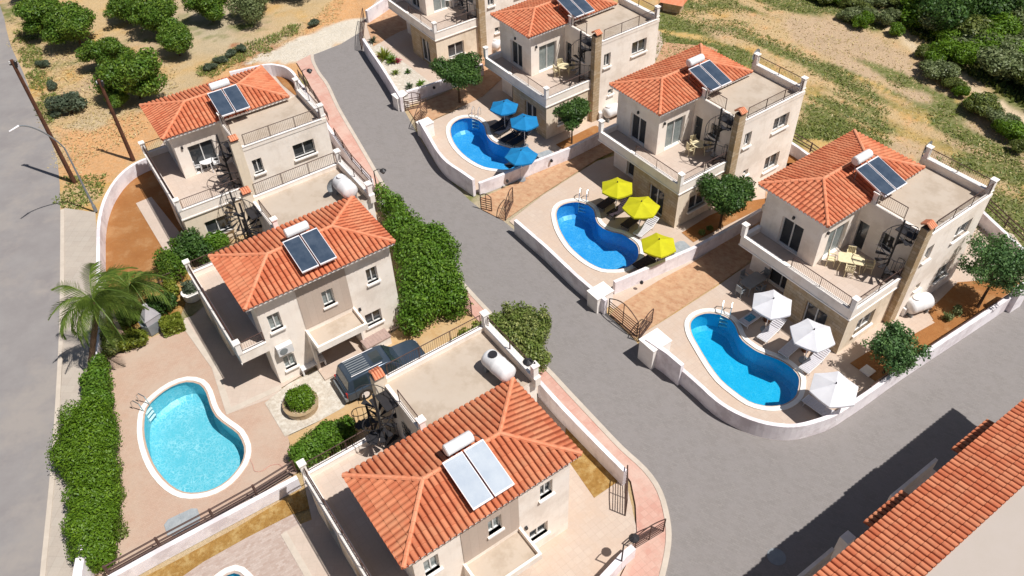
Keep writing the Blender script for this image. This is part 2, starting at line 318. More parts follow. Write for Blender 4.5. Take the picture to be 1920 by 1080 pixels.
def sdist(X,Y,P,closed=True):
    d=np.full(X.shape,1e9);n=len(P)
    for i in range(n if closed else n-1):
        x0,y0=P[i];x1,y1=P[(i+1)%n];dx,dy=x1-x0,y1-y0
        t=np.clip(((X-x0)*dx+(Y-y0)*dy)/(dx*dx+dy*dy+1e-9),0,1); d=np.minimum(d,np.hypot(X-x0-t*dx,Y-y0-t*dy))
    return np.where(inpoly(X,Y,P),-d,d) if closed else d
rng=np.random.default_rng(7)
def vnoise(X,Y,s,seed):
    """value noise, smooth"""
    r=np.random.default_rng(seed); G=r.random((256,256)); x=X/s+1000;y=Y/s+1000
    i=np.floor(x).astype(int);j=np.floor(y).astype(int);fx=x-i;fy=y-j;fx=fx*fx*(3-2*fx);fy=fy*fy*(3-2*fy)
    g=lambda a,b:G[(i+a)%256,(j+b)%256]
    return (g(0,0)*(1-fx)+g(1,0)*fx)*(1-fy)+(g(0,1)*(1-fx)+g(1,1)*fx)*fy
def fbm(X,Y,s,seed): return .5*vnoise(X,Y,s,seed)+.28*vnoise(X,Y,s/2.1,seed+1)+.14*vnoise(X,Y,s/4.3,seed+2)+.08*vnoise(X,Y,s/9,seed+3)
DRY_G=np.array(S(214,182,134));GREEN_G=np.array(S(96,112,38));BARE_G=np.array(S(206,176,144));ORANGE_G=np.array(S(230,172,116));PALE_G=np.array(S(236,226,210));GREY_G=np.array(S(200,184,156));RUST_G=np.array(S(176,108,70));YEL_G=np.array(S(218,168,84));TRACK_G=np.array(S(236,212,178));DARK_G=np.array(S(104,116,52))
BARE=[(23.86,34.60),(28.15,34.41),(30.24,32.78),(31.87,31.04),(33.42,27.40),(34.09,22.73),(34.75,19.10),(35.87,15.92),(36.57,13.86),(37.78,9.42),(36.72,9.49),(33.99,13.18),(32.11,17.73),(29.26,22.63),(27.06,25.18),(25.20,29.70)]
BANDS=[[(13.93,36.36),(16.91,35.24),(21.77,33.14),(24.11,29.41),(26.38,26.29),(27.50,24.63),(29.06,21.20),(29.14,18.49),(27.90,17.84),(25.90,21.85),(24.45,25.75),(22.30,27.72),(19.77,30.56),(13.61,32.77)],
 [(22.87,20.12),(24.56,20.92),(26.68,19.06),(28.83,15.96),(27.62,14.80),(25.74,16.20),(23.72,14.82),(21.42,14.99),(21.06,16.55)],
 [(21.61,17.08),(24.58,17.58),(27.19,15.81),(28.47,13.92),(25.61,13.47),(22.95,14.88),(21.42,14.99)],
 [(31.91,17.75),(33.29,16.19),(35.07,13.97),(37.19,13.55),(39.42,11.16),(38.18,8.79),(35.93,10.91),(33.07,12.92),(31.69,14.23)],
 [(29.23,11.90),(34.04,12.52),(38.13,9.39),(37.25,7.68),(34.18,8.77),(30.31,9.95)],
 [(29.37,5.96),(32.78,8.87),(35.32,6.67),(35.66,1.40),(32.82,-2.13),(30.20,-1.08),(29.48,2.29),(28.44,3.36)],
 [(32.29,24.23),(32.93,22.50),(31.66,21.39),(30.44,22.70)],[(33.74,19.26),(34.33,17.71),(33.10,16.71),(32.11,18.25)],
 [(13.53,32.28),(16.52,30.55),(20.64,28.32),(21.21,25.15),(16.80,27.28),(12.59,27.64)],[(22.37,40.02),(35.17,38.78),(34.27,33.43),(32.33,30.60),(29.62,33.86),(24.25,35.41)],[(15.18,39.56),(20.64,39.04),(23.25,35.29),(18.78,34.86),(14.65,36.30)]]
TRACK=[(33.21,43.75),(33.58,35.61),(33.85,32.25),(34.47,28.51),(35.50,25.52),(36.31,22.22),(37.31,19.13),(38.60,16.07),(40.23,12.72)]
WOOD=[(33.96,41.24),(35.19,33.35),(36.10,28.36),(37.09,24.25),(38.23,20.06),(39.42,16.95),(41.50,12.96),(59.05,24.56),(80.40,78.09),(33.05,56.26)]
DIRT=[(-35.63,20.85),(-33.53,20.84),(-31.53,21.14),(-29.49,23.06),(-28.16,24.16),(-25.43,27.28),(-22.48,30.44),(-20.20,33.29),(-18.66,35.66),(-17.20,39.25),(-14.79,44.82),(-12.99,48.42),(-11.68,45.75),(-11.81,38.75),(-12.50,34.60),(-14.34,32.19),(-15.93,30.06),(-16.53,27.86),(-17.92,26.67),(-22.59,24.53),(-25.99,20.87),(-27.23,16.52),(-28.56,13.78),(-31.58,13.04),(-33.50,16.43)]
PALE=[(-21.95,30.11),(-20.11,32.79),(-18.55,34.94),(-16.76,36.01),(-14.90,36.88),(-12.96,37.24),(-12.36,36.13),(-12.59,33.61),(-14.36,32.39),(-16.11,30.64),(-16.44,28.74),(-17.69,29.48),(-20.46,29.53)]
def ground_color(X,Y):
    n1=fbm(X,Y,6,11);n2=fbm(X,Y,2.2,21);n3=fbm(X,Y,.9,31);n4=fbm(X,Y,14,41)
    # furrow direction: along the field bands
    a=-.92; U=X*math.cos(a)+Y*math.sin(a); V=-X*math.sin(a)+Y*math.cos(a)
    nf=.55*vnoise(U/12,V,1.7,51)+.45*vnoise(U/9,V,.8,52)
    j=(n2-.5)*3.2+(n3-.5)*1.4
    col=np.empty(X.shape+(3,))
    def mix(c,w):
        nonlocal col
        w=np.clip(w,0,1)[...,None]; col[:]=col*(1-w)+c*w
    col[:]=DRY_G
    mix(YEL_G,(n2-.5)*4); mix(BARE_G,(n1-.48)*4); mix(GREY_G,(n4-.52)*5)
    field=X+Y*.5>12
    mix(YEL_G,np.where(field,(nf-.5)*8,0)); mix(ORANGE_G,np.where(field,(n3-.58)*4,0))
    mix(GREEN_G,np.where(field,(nf*1.5+n4*.5-1.0)*9,(n1+n3-1.12)*3))
    mix(BARE_G,(.5-sdist(X,Y,BARE)+j)/1.4); mix(np.array(S(196,164,128)),np.where(sdist(X,Y,BARE)<0,(nf-.52)*4,0))
    if True: mix(np.array(S(150,132,56)),np.where(field&(sdist(X,Y,BARE)>0),(nf-.5)*3,0))
    for B in BANDS: mix(GREEN_G,(.3-sdist(X,Y,B)+j*.5+(nf-.42)*7)/1.0*.95)
    mix(DARK_G,(.5-sdist(X,Y,WOOD)+j*1.5)/2)
    mix(TRACK_G,(.75-sdist(X,Y,TRACK,False)+(n3-.5)*1.2)/.5)
    mix(ORANGE_G,(.2-sdist(X,Y,DIRT)+j*.6)/.8); mix(RUST_G,np.where(sdist(X,Y,[(-23.98,33.13),(-22.18,33.66),(-19.99,32.11),(-21.10,30.50),(-23.31,29.95)])<.6,(n3-.42)*4,0))
    mix(PALE_G,(.2-sdist(X,Y,PALE)+j*.8)/.6)
    mix(np.array(S(218,180,108)),np.where(field&(sdist(X,Y,BARE)>0)&(sdist(X,Y,WOOD)>0),(nf-.55)*9,0)*(1-np.clip(sum(((sdist(X,Y,B)<0)*1.0 for B in BANDS)),0,1)))
    col*= (.84+.26*n3)[...,None]
    return col
def axis(lo,hi,st,far):
    a=list(np.arange(lo,hi+1e-6,st)); s=st;v=lo;L=[]
    while v>-far: s*=1.35; v-=s; L.append(v)
    s=st;v=hi;Rr=[]
    while v<far: s*=1.35; v+=s; Rr.append(v)
    return np.array(L[::-1]+a+Rr)
gx=axis(-52,56,.36,900);gy=axis(-24,52,.36,900)
X,Y=np.meshgrid(gx,gy); col=ground_color(X,Y)
Z=np.full(X.shape,-.03)
far=np.clip((X+.55*Y-27)/8,0,1); Z+= far*(fbm(X,Y,5,61)-.5)*.5
Z+= np.clip((-X+.5*Y-32)/6,0,1)*np.clip((Y-14)/6,0,1)*(fbm(X,Y,3,62)-1.0)*.15
ny,nx=X.shape; idx=np.arange(ny*nx).reshape(ny,nx)
bad=np.zeros(X.shape,bool)
for P in POOLS: bad|=sdist(X,Y,P)<.25
q=np.stack([idx[:-1,:-1],idx[:-1,1:],idx[1:,1:],idx[1:,:-1]],-1).reshape(-1,4); bf=bad.ravel()[q].any(1); q=q[~bf]
me=bpy.data.meshes.new('ground'); me.from_pydata(np.stack([X,Y,Z],-1).reshape(-1,3).tolist(),[],q.tolist())
ca=me.color_attributes.new('soil_colour','FLOAT_COLOR','POINT'); ca.data.foreach_set('color',np.concatenate([col.reshape(-1,3),np.ones((ny*nx,1))],1).astype(np.float32).ravel())
m,nt,b=new_mat('soil_and_grass'); at=N(nt,'ShaderNodeAttribute',attribute_name='soil_colour'); tc=N(nt,'ShaderNodeTexCoord').outputs['Object']
c=mixc(nt,noise_n(nt,2.6,8,.75,tc,.35,.7),at.outputs[0],mixc(nt,.4,at.outputs[0],(.6,.48,.32)))
c=mixc(nt,noise_n(nt,7,6,.8,tc,.48,.7),c,mixc(nt,.32,c,(.10,.09,.03)))
nt.links.new(c,b.inputs[0]); b.inputs['Roughness'].default_value=1; b.inputs['Specular IOR Level'].default_value=.1
add_bump(nt,b,noise_n(nt,6,7,.75,tc,0,1),1,.12)
me.materials.append(m); g=bpy.data.objects.new('ground',me); C.objects.link(g); g['kind']='structure'
# ---- main street, pavements, the road on the left
KERB=smooth_path([(-16.81,30.70),(-16.53,29.38),(-15.74,27.35),(-14.76,25.39),(-13.44,21.81),(-11.57,17.45),(-10.12,14.08),(-8.73,10.85),(-6.72,6.98),(-4.83,3.71),(-3.16,0.95),(-1.96,-0.94),(-0.29,-3.46),(1.49,-5.92),(2.54,-7.57),(3.70,-9.38),(4.87,-11.19),(5.89,-12.55),(6.41,-13.77),(6.53,-15.21),(6.38,-16.42),(5.85,-17.94),(5.14,-19.36),(4.37,-20.71)],3)
STREET_R=[(-12.55,35.11),(-12.54,33.11),(-11.83,30.64),(-10.06,26.02),(-8.11,21.40),(-7.36,19.30),(-6.50,16.86),(-4.97,13.07),(-2.84,9.55),(-1.93,8.33),(-0.51,7.12),(0.50,5.69),(5.27,-1.58),(6.73,-3.98),(7.27,-5.01),(9.04,-7.56),(10.85,-9.75),(12.88,-10.46),(15.40,-10.26),(18.04,-8.93),(20.97,-7.10),(30.03,-1.43),(49.78,10.42),(31.47,-23.93),(7.69,-26.71),(1.80,-26.49)]
sheet('street',[(-14.39,32.58)]+[(-16.09,31.20)]+KERB+STREET_R[::-1],0.0,MT['street'])
INNER=[(-17.88,29.49),(-16.56,26.56),(-15.10,23.12),(-13.48,18.81),(-11.59,15.11),(-9.76,11.83),(-9.05,10.15),(-7.63,7.31),(-5.50,3.50),(-3.74,0.61),(-2.76,-1.11),(-1.97,-2.32),(-0.33,-4.70),(1.06,-6.69),(2.17,-8.26),(3.60,-10.45),(4.86,-12.35),(5.23,-13.13),(5.28,-14.44),(5.14,-15.83),(4.62,-17.12),(3.72,-18.58),(2.62,-20.18)]
sheet('pavement',KERB+INNER[::-1],.10,MT['pinkpave'])
strip('kerb',offset(KERB,.12),.26,.13,MT['kerb'],z0=-.02)
LR=smooth_path([(-55.41,52.71),(-49.24,43.37),(-46.45,38.15),(-44.43,34.41),(-41.80,30.23),(-39.26,25.86),(-36.55,21.30),(-33.67,16.44),(-31.11,10.00),(-29.09,4.48),(-27.34,-0.33),(-25.89,-4.53),(-24.18,-9.95),(-22.83,-14.53),(-22.21,-16.69),(-21.27,-19.63)],2)
sheet('road',LR+[(-37.88,-21.14),(-95.95,56.80)],0.0,MT['asphalt'])
sheet('pavement',[(-30.95,10.46),(-28.59,9.83),(-26.54,4.32),(-24.95,-0.47),(-24.08,-3.85),(-23.52,-6.54),(-22.22,-11.01),(-21.18,-14.60),(-20.63,-16.76),(-19.87,-19.69),(-21.09,-19.63),(-22.01,-16.69),(-22.63,-14.54),(-23.95,-9.96),(-25.65,-4.55),(-27.08,-0.34),(-28.81,4.46),(-30.81,9.98)],.10,MT['sidepave'])
strip('kerb',smooth_path([(-31.03,10.29),(-28.92,4.47),(-27.21,-0.33),(-25.80,-4.54),(-24.07,-9.96),(-22.73,-14.53),(-22.11,-16.69),(-21.18,-19.63)],2),.24,.13,MT['kerb'],z0=-.02)
# ---- plots on the right of the street
sheet('pool_deck',[(6.97,-3.58),(8.96,-6.45),(10.52,-8.71),(12.17,-10.02),(14.26,-10.40),(16.35,-9.84),(18.80,-8.37),(22.90,-5.88),(29.99,-1.51),(31.87,-0.26),(31.79,3.66),(29.37,5.96),(27.44,10.15),(24.44,12.25),(20.41,8.84),(16.06,3.14),(12.05,0.02),(8.76,-2.35)],.02,MT['deck'],[offset(POOL1,-.12,True)])
sheet('pool_deck',[(-0.16,7.09),(2.28,3.51),(4.06,0.74),(5.76,-1.39),(8.61,0.70),(11.59,2.63),(16.57,6.53),(17.27,7.89),(20.72,12.51),(19.50,16.67),(16.39,23.03),(11.54,19.48),(7.98,14.09),(6.36,13.42),(2.31,9.79)],.02,MT['deck'],[offset(POOL2,-.12,True)])
sheet('pool_deck',[(-6.80,18.81),(-4.80,13.70),(-2.47,10.30),(-0.80,10.78),(1.70,12.47),(4.49,14.01),(7.23,16.05),(10.31,19.58),(13.27,24.95),(14.00,32.24),(8.81,36.84),(2.71,33.24),(-1.65,23.26),(-4.18,20.70)],.02,MT['deck'],[offset(POOL3,-.12,True)])
sheet('driveway',[(5.51,-1.90),(6.69,-3.81),(8.24,-2.66),(12.07,0.12),(14.42,1.91),(17.74,5.64),(22.95,12.35),(18.32,12.05),(16.65,6.58),(11.58,2.58),(8.79,0.83),(6.18,-1.07)],.045,MT['terra'])
sheet('driveway',[(-2.00,8.45),(-0.51,7.12),(2.31,9.91),(6.38,13.61),(9.79,15.86),(14.55,22.36),(18.50,28.96),(13.92,30.30),(9.96,19.98),(7.23,16.05),(4.47,13.75),(1.69,12.15),(-0.99,10.31),(-2.10,9.68)],.045,MT['terra'])
sheet('driveway',[(-7.78,21.37),(-6.76,18.81),(-4.18,20.86),(-1.87,22.71),(-0.32,25.22),(3.19,33.20),(3.71,43.01),(-0.51,41.06),(-2.07,27.09),(-3.47,24.64),(-6.35,22.43)],.045,MT['terra'])
sheet('courtyard',[(-12.70,34.62),(-11.28,29.67),(-8.14,21.79),(-6.35,22.59),(-3.48,24.81),(-2.07,27.09),(-0.49,42.23),(-2.03,49.95),(-9.68,48.09),(-12.62,38.83)],.02,MT['deck'])
sheet('driveway',[(-12.43,35.82),(-11.47,31.75),(-9.52,34.13),(-8.14,35.23),(-9.22,40.75),(-10.85,42.05),(-12.16,39.34)],.04,MT['terra'])
sheet('gravel_bed',[(-12.16,32.10),(-11.27,32.70),(-9.46,30.07),(-6.49,25.73),(-5.11,23.78),(-6.36,22.83),(-7.95,22.08),(-10.09,26.45)],.035,MT['gravel'])
sheet('soil_bed',[(18.15,-6.27),(19.09,-7.59),(21.30,-6.22),(25.24,-3.81),(29.70,-1.14),(30.57,-0.64),(28.65,-0.30),(26.53,-0.40),(23.87,-2.68),(23.92,-3.32),(21.70,-4.35),(20.64,-4.77)],.045,MT['soil'])
sheet('path',[(21.22,-3.16),(22.81,-2.18),(23.77,-3.31),(23.88,-3.57),(21.82,-4.68),(21.26,-4.08)],.06,MT['deck'])
sheet('soil_bed',[(10.97,5.17),(11.55,4.19),(13.31,5.29),(16.70,7.36),(17.38,8.35),(15.50,8.01),(13.09,6.77)],.045,MT['soil'])
sheet('soil_bed',[(3.51,15.63),(3.98,14.99),(6.73,16.93),(7.17,17.32),(6.75,17.93),(6.42,17.81)],.045,MT['soil'])
sheet('soil_bed',[(19.43,11.97),(20.51,14.51),(21.84,12.43),(20.20,10.66),(19.05,9.83)],.045,MT['soil'])
# ---- plots on the left
sheet('soil_bed',[(-26.14,4.04),(-26.99,6.41),(-27.61,8.63),(-27.94,10.67),(-28.01,12.67),(-27.77,14.37),(-26.62,16.47),(-24.64,15.79),(-22.46,11.79),(-19.72,6.47),(-21.17,5.25),(-22.51,5.08),(-21.88,4.03),(-20.80,2.49),(-23.30,1.93),(-25.33,2.06)],.02,MT['soil'])
sheet('path',[(-26.09,10.72),(-25.20,11.38),(-21.37,6.31),(-21.82,5.76),(-22.46,5.18)],.05,MT['terrace'])
sheet('path',[(-19.45,28.99),(-15.09,23.93),(-12.60,17.66),(-9.64,11.83),(-11.67,9.86),(-15.73,7.85),(-18.76,6.95),(-22.60,9.43),(-26.66,15.94),(-25.29,23.13)],.015,MT['terrace'])
sheet('soil_bed',[(-19.89,28.40),(-18.93,28.68),(-17.86,27.09),(-16.06,23.20),(-16.78,23.66),(-18.45,25.86)],.05,MT['soil'])
sheet('soil_bed',[(-25.40,2.30),(-23.52,2.66),(-20.95,3.72),(-19.56,2.90),(-20.03,1.04),(-20.07,-0.31),(-20.28,-0.74),(-22.41,-2.11),(-23.44,-3.29),(-23.88,-4.26),(-25.02,-1.33)],.03,MT['drysoil'])
sheet('pool_deck',[(-20.52,-16.50),(-21.37,-13.46),(-23.28,-6.92),(-23.82,-4.26),(-23.40,-3.41),(-22.63,-2.93),(-19.84,-1.20),(-18.44,0.94),(-15.02,-4.74),(-13.10,-7.17),(-12.23,-8.90),(-11.76,-10.90),(-11.23,-11.71),(-13.08,-13.22),(-16.19,-15.24),(-19.03,-16.96)],.04,MT['pinkdeck'],[offset(POOL4,-.12,True)])
sheet('path',[(-19.78,-0.68),(-19.20,-0.45),(-18.44,0.94),(-15.45,-1.02),(-13.17,0.63),(-8.26,4.18),(-6.97,0.26),(-6.50,-1.97),(-8.58,-3.11),(-9.47,-3.47),(-11.40,-4.94),(-13.09,-6.37),(-13.04,-6.81),(-15.48,-7.90),(-17.03,-4.63)],.055,MT['terrace'])
strip('path_edge',[(-19.85,-0.89),(-17.03,-4.63),(-15.57,-7.75),(-13.05,-6.26)],.35,.07,MT['kerb'],z0=.02)
sheet('driveway',[(-12.12,-9.58),(-11.24,-11.68),(-9.21,-10.71),(-7.69,-9.54),(-3.30,-6.52),(-0.34,-5.17),(0.80,-6.19),(-2.76,-0.44),(-3.25,0.03),(-4.70,0.12),(-7.13,0.27),(-6.66,-2.05),(-8.24,-3.53),(-9.59,-5.04),(-9.21,-7.12),(-10.59,-8.64)],.048,MT['ochre'])
sheet('gravel_bed',[(-13.73,-7.31),(-12.26,-9.57),(-10.59,-8.64),(-9.41,-7.83),(-9.13,-7.02),(-9.75,-6.17),(-10.79,-4.98),(-11.49,-5.32),(-12.70,-6.09)],.066,MT['gravel'])
sheet('soil_bed',[(-17.76,-17.14),(-16.18,-16.23),(-13.80,-14.72),(-11.65,-13.20),(-11.06,-12.78),(-10.14,-13.71),(-11.16,-14.09),(-13.18,-15.25),(-14.92,-16.37),(-15.92,-17.22)],.03,MT['drysoil'])
sheet('pool_deck',[(-16.64,-17.24),(-14.94,-16.29),(-13.19,-15.19),(-11.13,-14.01),(-6.71,-20.24),(-17.52,-21.96)],.025,MT['check'],[offset(POOL5,-.12,True)])
sheet('path',[(-11.46,-15.05),(-10.77,-14.67),(-10.17,-14.42),(-11.12,-11.56),(-7.69,-9.54),(1.10,-6.01),(3.57,-10.71),(4.97,-12.51),(5.17,-15.83),(3.72,-18.58),(-0.00,-22.66),(-6.07,-22.42),(-8.13,-19.72)],.035,MT['terrace'])
strip('path_edge',[(-11.41,-15.06),(-10.02,-17.10),(-8.11,-19.95)],.3,.05,MT['kerb'],z0=.02)
sheet('soil_bed',[(2.12,-11.12),(2.29,-11.79),(3.35,-13.92),(4.56,-13.09),(4.52,-12.33),(3.33,-10.37),(2.37,-9.31)],.06,MT['drysoil'])
sheet('courtyard',[(2.29,-11.79),(3.35,-13.92),(4.62,-13.19),(5.11,-14.43),(5.01,-16.09),(4.57,-17.12),(3.61,-18.58),(1.49,-20.13),(-2.84,-19.95),(-2.87,-17.67),(0.33,-15.87)],.055,MT['deck'])
# ---- swimming pools
def pool(P,label,tile,caustic,tint,lad=None,out=.0):
    cx=sum(p[0] for p in P)/len(P);cy=sum(p[1] for p in P)/len(P); Q=[(p[0]-cx,p[1]-cy) for p in P]
    t=thing('swimming_pool',(cx,cy,0),0,label,'pool','kidney shaped swimming pools')
    A=sum(Q[i][0]*Q[(i+1)%len(Q)][1]-Q[(i+1)%len(Q)][0]*Q[i][1] for i in range(len(Q)))
    if A<0: Q=Q[::-1]
    b=MB(); n=len(Q); In=offset(Q,.25,True)
    T=[b.a((*p,.03)) for p in Q]; D=[b.a((*p,-1.15)) for p in Q]; F=[b.a((*p,-1.35)) for p in In]
    for i in range(n): j=(i+1)%n; b.f+=[[T[i],D[i],D[j],T[j]],[D[i],F[i],F[j],D[j]]]
    b.f.append(F); b.build('basin',basinmat('pool_tile_caustics',tile,caustic),t,recalc=False,smooth=False)  # second basin colour paints the sunlight ripples over the tile
    c=MB(); ribbon(c,offset(Q,-.11,True),.26,.0,.085,True); c.build('coping',MT['coping'],t)
    w_=MB(); w_.f.append([w_.a((*p,-.09)) for p in Q]); w_.build('water',watermat('pool_water',tint,1),t,recalc=False)
    if lad:
        (x,y),r=lad; x-=cx;y-=cy; l=MB(); d=Vector((math.cos(r),math.sin(r),0)); s_=Vector((-d.y,d.x,0))
        for k in (-.25,.25):
            o=Vector((x,y,0))+s_*k
            l.tube([o-d*.55+Vector((0,0,.05)),o-d*.5+Vector((0,0,.6)),o-d*.25+Vector((0,0,.85)),o+d*.05+Vector((0,0,.7)),o+d*.15+Vector((0,0,0)),o+d*.15+Vector((0,0,-1.0))],.028,6)
        la=l.build('ladder',MT['chrome'],t); s2=MB()
        for z in (-.2,-.5,-.8): s2.obox(Vector((x,y,z))+d*.15,(.14,.5,.04),r)
        s2.build('step',MT['white_plastic'],la)
    return t
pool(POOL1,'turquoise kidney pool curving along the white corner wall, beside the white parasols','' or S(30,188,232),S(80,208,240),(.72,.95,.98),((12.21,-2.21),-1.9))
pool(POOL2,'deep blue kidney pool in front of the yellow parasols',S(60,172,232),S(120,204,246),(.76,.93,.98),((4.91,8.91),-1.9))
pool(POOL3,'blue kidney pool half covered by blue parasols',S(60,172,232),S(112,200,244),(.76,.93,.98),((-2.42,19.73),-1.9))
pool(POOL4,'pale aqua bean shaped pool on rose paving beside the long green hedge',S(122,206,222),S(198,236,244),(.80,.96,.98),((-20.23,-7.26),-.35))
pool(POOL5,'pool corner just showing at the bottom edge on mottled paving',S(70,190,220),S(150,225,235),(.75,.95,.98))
# ---- garden walls
def wall(path,h,label,t=.22,mat='wallw',group='white rendered garden walls',name='garden_wall',sm=True,z=0):
    mb=MB(); ribbon(mb,smooth_path(path,3) if sm else path,t,z,h); o=mb.build(name,MT[mat]); return tag(o,label,'wall',group)
wall([(8.65,-6.97),(9.34,-7.98),(10.12,-9.18),(10.90,-9.97),(11.89,-10.58),(12.90,-10.89),(13.79,-10.94),(14.73,-10.73),(15.72,-10.39),(16.84,-9.74),(17.97,-9.05),(20.51,-7.40),(24.31,-5.10),(28.67,-2.45)],1.1,'long curved white wall round the street corner plot with the turquoise pool')
wall([(7.03,-5.24),(8.01,-6.33),(8.63,-7.22)],1.65,'short taller white wall piece by the gate of the turquoise pool plot',t=.24,sm=False)
wall([(0.23,5.85),(2.03,3.20),(3.69,0.50),(5.25,-1.74)],1.15,'straight white street wall in front of the deep blue pool with yellow parasols',sm=False)
wall([(5.92,-0.08),(8.09,1.04),(10.40,2.24),(11.43,2.82),(13.82,4.39),(16.19,6.05)],1.0,'white wall between the yellow parasol terrace and the driveway next to it')
wall([(-6.50,17.58),(-5.69,15.36),(-4.97,13.44),(-4.25,12.11),(-3.30,10.99),(-2.46,9.96)],1.4,'bowed white street wall in front of the blue parasol pool')
wall([(-2.12,10.11),(-0.94,10.75),(1.71,12.30),(4.46,13.85),(6.82,15.63)],1.0,'white wall with small wall lights on the driveway side of the blue parasol terrace',sm=False)
wall([(-12.06,30.86),(-11.22,28.74),(-10.10,26.07),(-9.01,23.29),(-8.14,21.08)],1.3,'white street wall beside the cactus bed at the top of the street')
wall([(-7.85,22.42),(-6.28,23.18),(-4.18,24.40),(-1.80,26.17)],1.0,'white wall behind the umbrella shaped tree by the first driveway',sm=False)
wall([(-12.38,36.32),(-11.57,37.53),(-10.25,39.62)],1.2,'white end wall at the very top of the street',sm=False)
wall([(-25.92,14.94),(-26.93,14.04),(-27.50,12.81),(-27.72,11.17),(-27.62,9.40),(-27.21,7.41),(-26.53,5.25),(-25.85,3.20),(-24.87,0.34),(-24.05,-2.30),(-23.39,-4.73),(-22.74,-7.35),(-21.77,-10.75),(-20.91,-13.78),(-20.16,-16.51),(-19.84,-17.77)],1.0,'curved white wall between the left road pavement and the orange soil garden')
wall([(-22.70,26.44),(-20.03,27.43),(-18.79,27.24),(-17.89,26.64),(-17.02,25.29),(-15.74,22.57),(-14.26,19.53),(-13.04,16.98),(-11.23,13.54),(-9.49,10.79)],1.1,'curved white wall wrapping the back of the topmost left villa')
wall([(-8.79,8.87),(-7.43,6.38),(-5.37,2.90),(-3.65,-0.04),(-3.26,-0.78)],1.0,'white wall hidden under the big climbing shrub')
wall([(1.08,-7.59),(2.09,-9.21),(3.47,-11.25),(4.87,-13.25)],1.25,'cream wall along the pink pavement beside the nearest villa')
wall([(-11.01,-12.51),(-12.80,-13.62),(-14.58,-14.72),(-16.71,-16.05),(-18.28,-17.08),(-18.71,-17.36)],.8,'white wall under the brown rails between the two left pool terraces',sm=False,t=.25)
wall([(-19.98,-16.54),(-19.86,-17.18),(-19.65,-18.16)],1.3,'white gate pier at the lower end of the hedge',sm=False,t=.4)
wall([(-24.21,-0.08),(-22.94,-2.09),(-22.38,-2.62)],.7,'low rust coloured curved bed edge beside the barbecue',mat='pinkpave')
wall([(2.60,-18.95),(3.76,-17.84),(4.30,-17.31),(4.77,-16.95)],.9,'white wall with lamp shadow by the open gate at the bottom',sm=False,t=.3)
wall([(28.29,-2.83),(29.14,-2.32)],1.6,'white gate pier on the right edge of the frame',sm=False,t=.5)
wall([(20.06,13.62),(20.56,12.73),(21.26,11.27),(21.92,9.80)],.9,'short wall between the yellow parasol villa and the field',sm=False)
wall([(29.66,7.48),(30.17,4.68),(30.98,1.08),(31.72,-2.18)],.9,'low wall behind the turquoise pool villa facing the field',sm=False)
# meter boxes / gate piers
def pier(c,sz,rz,h,label):
    mb=MB(); mb.obox((0,0,h/2),(sz[0],sz[1],h),rz); mb.obox((0,0,h+.03),(sz[0]+.08,sz[1]+.08,.06),rz)
    return tag(mb.build('meter_box',MT['trim'],loc=(*c,0)),label,'meter box','white gate pier boxes')
pier((7.50,-5.30),(1.1,1.3),-.97,1.5,'white meter box beside the gate of the turquoise pool villa')
pier((4.99,-0.99),(.9,1.2),-.97,1.15,'white meter box at the end of the yellow parasol villa wall')
pier((-6.14,17.59),(.8,1.0),-.97,1.15,'white meter box beside the bowed wall of the blue parasol villa')
pier((-8.29,21.73),(.8,1.0),-.97,1.1,'white meter box at the corner of the cactus bed')
# ---- rails
def rail_fence(path,z0,z1,label,posts=2.0,bal=0,mat='rail',name='rail_fence',r=.025,mids=1):
    p3=[Vector((*p,0)) for p in path]; rt=thing(name,(path[0][0],path[0][1],0),0,label,'fence'); o=p3[0]
    R=MB(); P=MB(); B=MB()
    for i in range(len(p3)-1):
        a,b=p3[i]-o,p3[i+1]-o; L=(b-a).length
        for k in range(mids+1):
            z=z1-(z1-z0)*k/(mids+1) if k else z1; R.cyl(a+Vector((0,0,z)),b+Vector((0,0,z)),r,n=6)
        R.cyl(a+Vector((0,0,z0+.08)),b+Vector((0,0,z0+.08)),r,n=6)
        n=max(1,round(L/posts))
        for k in range(n+1):
            if k==n and i<len(p3)-2: continue
            q=a.lerp(b,k/n); P=MB(); P.cyl(q+Vector((0,0,z0-.1)),q+Vector((0,0,z1+.05)),r*1.5,n=6); P.build('post',MT[mat],rt)
        if bal:
            n=int(L/bal)
            for k in range(n): q=a.lerp(b,(k+.5)/n); B.cyl(q+Vector((0,0,z0+.08)),q+Vector((0,0,z1)),.009,n=4,cap=False)
    R.build('rail',MT[mat],rt)
    if bal: B.build('baluster',MT[mat],rt)
    return rt
rail_fence([(-11.19,-12.07),(-12.85,-13.33),(-14.63,-14.52),(-16.76,-15.86),(-18.67,-17.13)],.8,1.45,'brown horizontal rails on the white wall between the two left pool terraces',posts=2.6,r=.045)
rail_fence([(-24.17,0.57),(-22.93,1.27),(-21.79,1.85),(-20.65,2.54)],.3,1.1,'brown rail fence under the palm fronds',posts=1.5,bal=.14,r=.03)
rail_fence([(-12.72,16.46),(-11.09,13.14),(-9.44,10.41)],1.05,1.7,'dark railing on the white wall by the topmost left villa',posts=1.5,bal=.12)
rail_fence([(-16.79,25.35),(-15.00,21.95),(-13.54,18.80)],1.05,1.6,'dark railing on the curved back wall of the topmost left villa',posts=1.5,bal=.12)
rail_fence([(18.15,-8.77),(20.63,-7.18),(24.45,-4.85),(28.34,-2.50)],.95,1.15,'thin brown rail lying along the inner edge of the corner wall',posts=3,r=.03,mids=0)
rail_fence([(20.11,14.09),(21.21,12.35),(22.24,10.26)],.9,1.5,'brown rails behind the yellow parasol villa',posts=1.6,r=.035)
rail_fence([(29.72,8.06),(30.52,5.46),(31.32,1.79)],.9,1.5,'brown rails behind the turquoise pool villa',posts=1.6,r=.035)
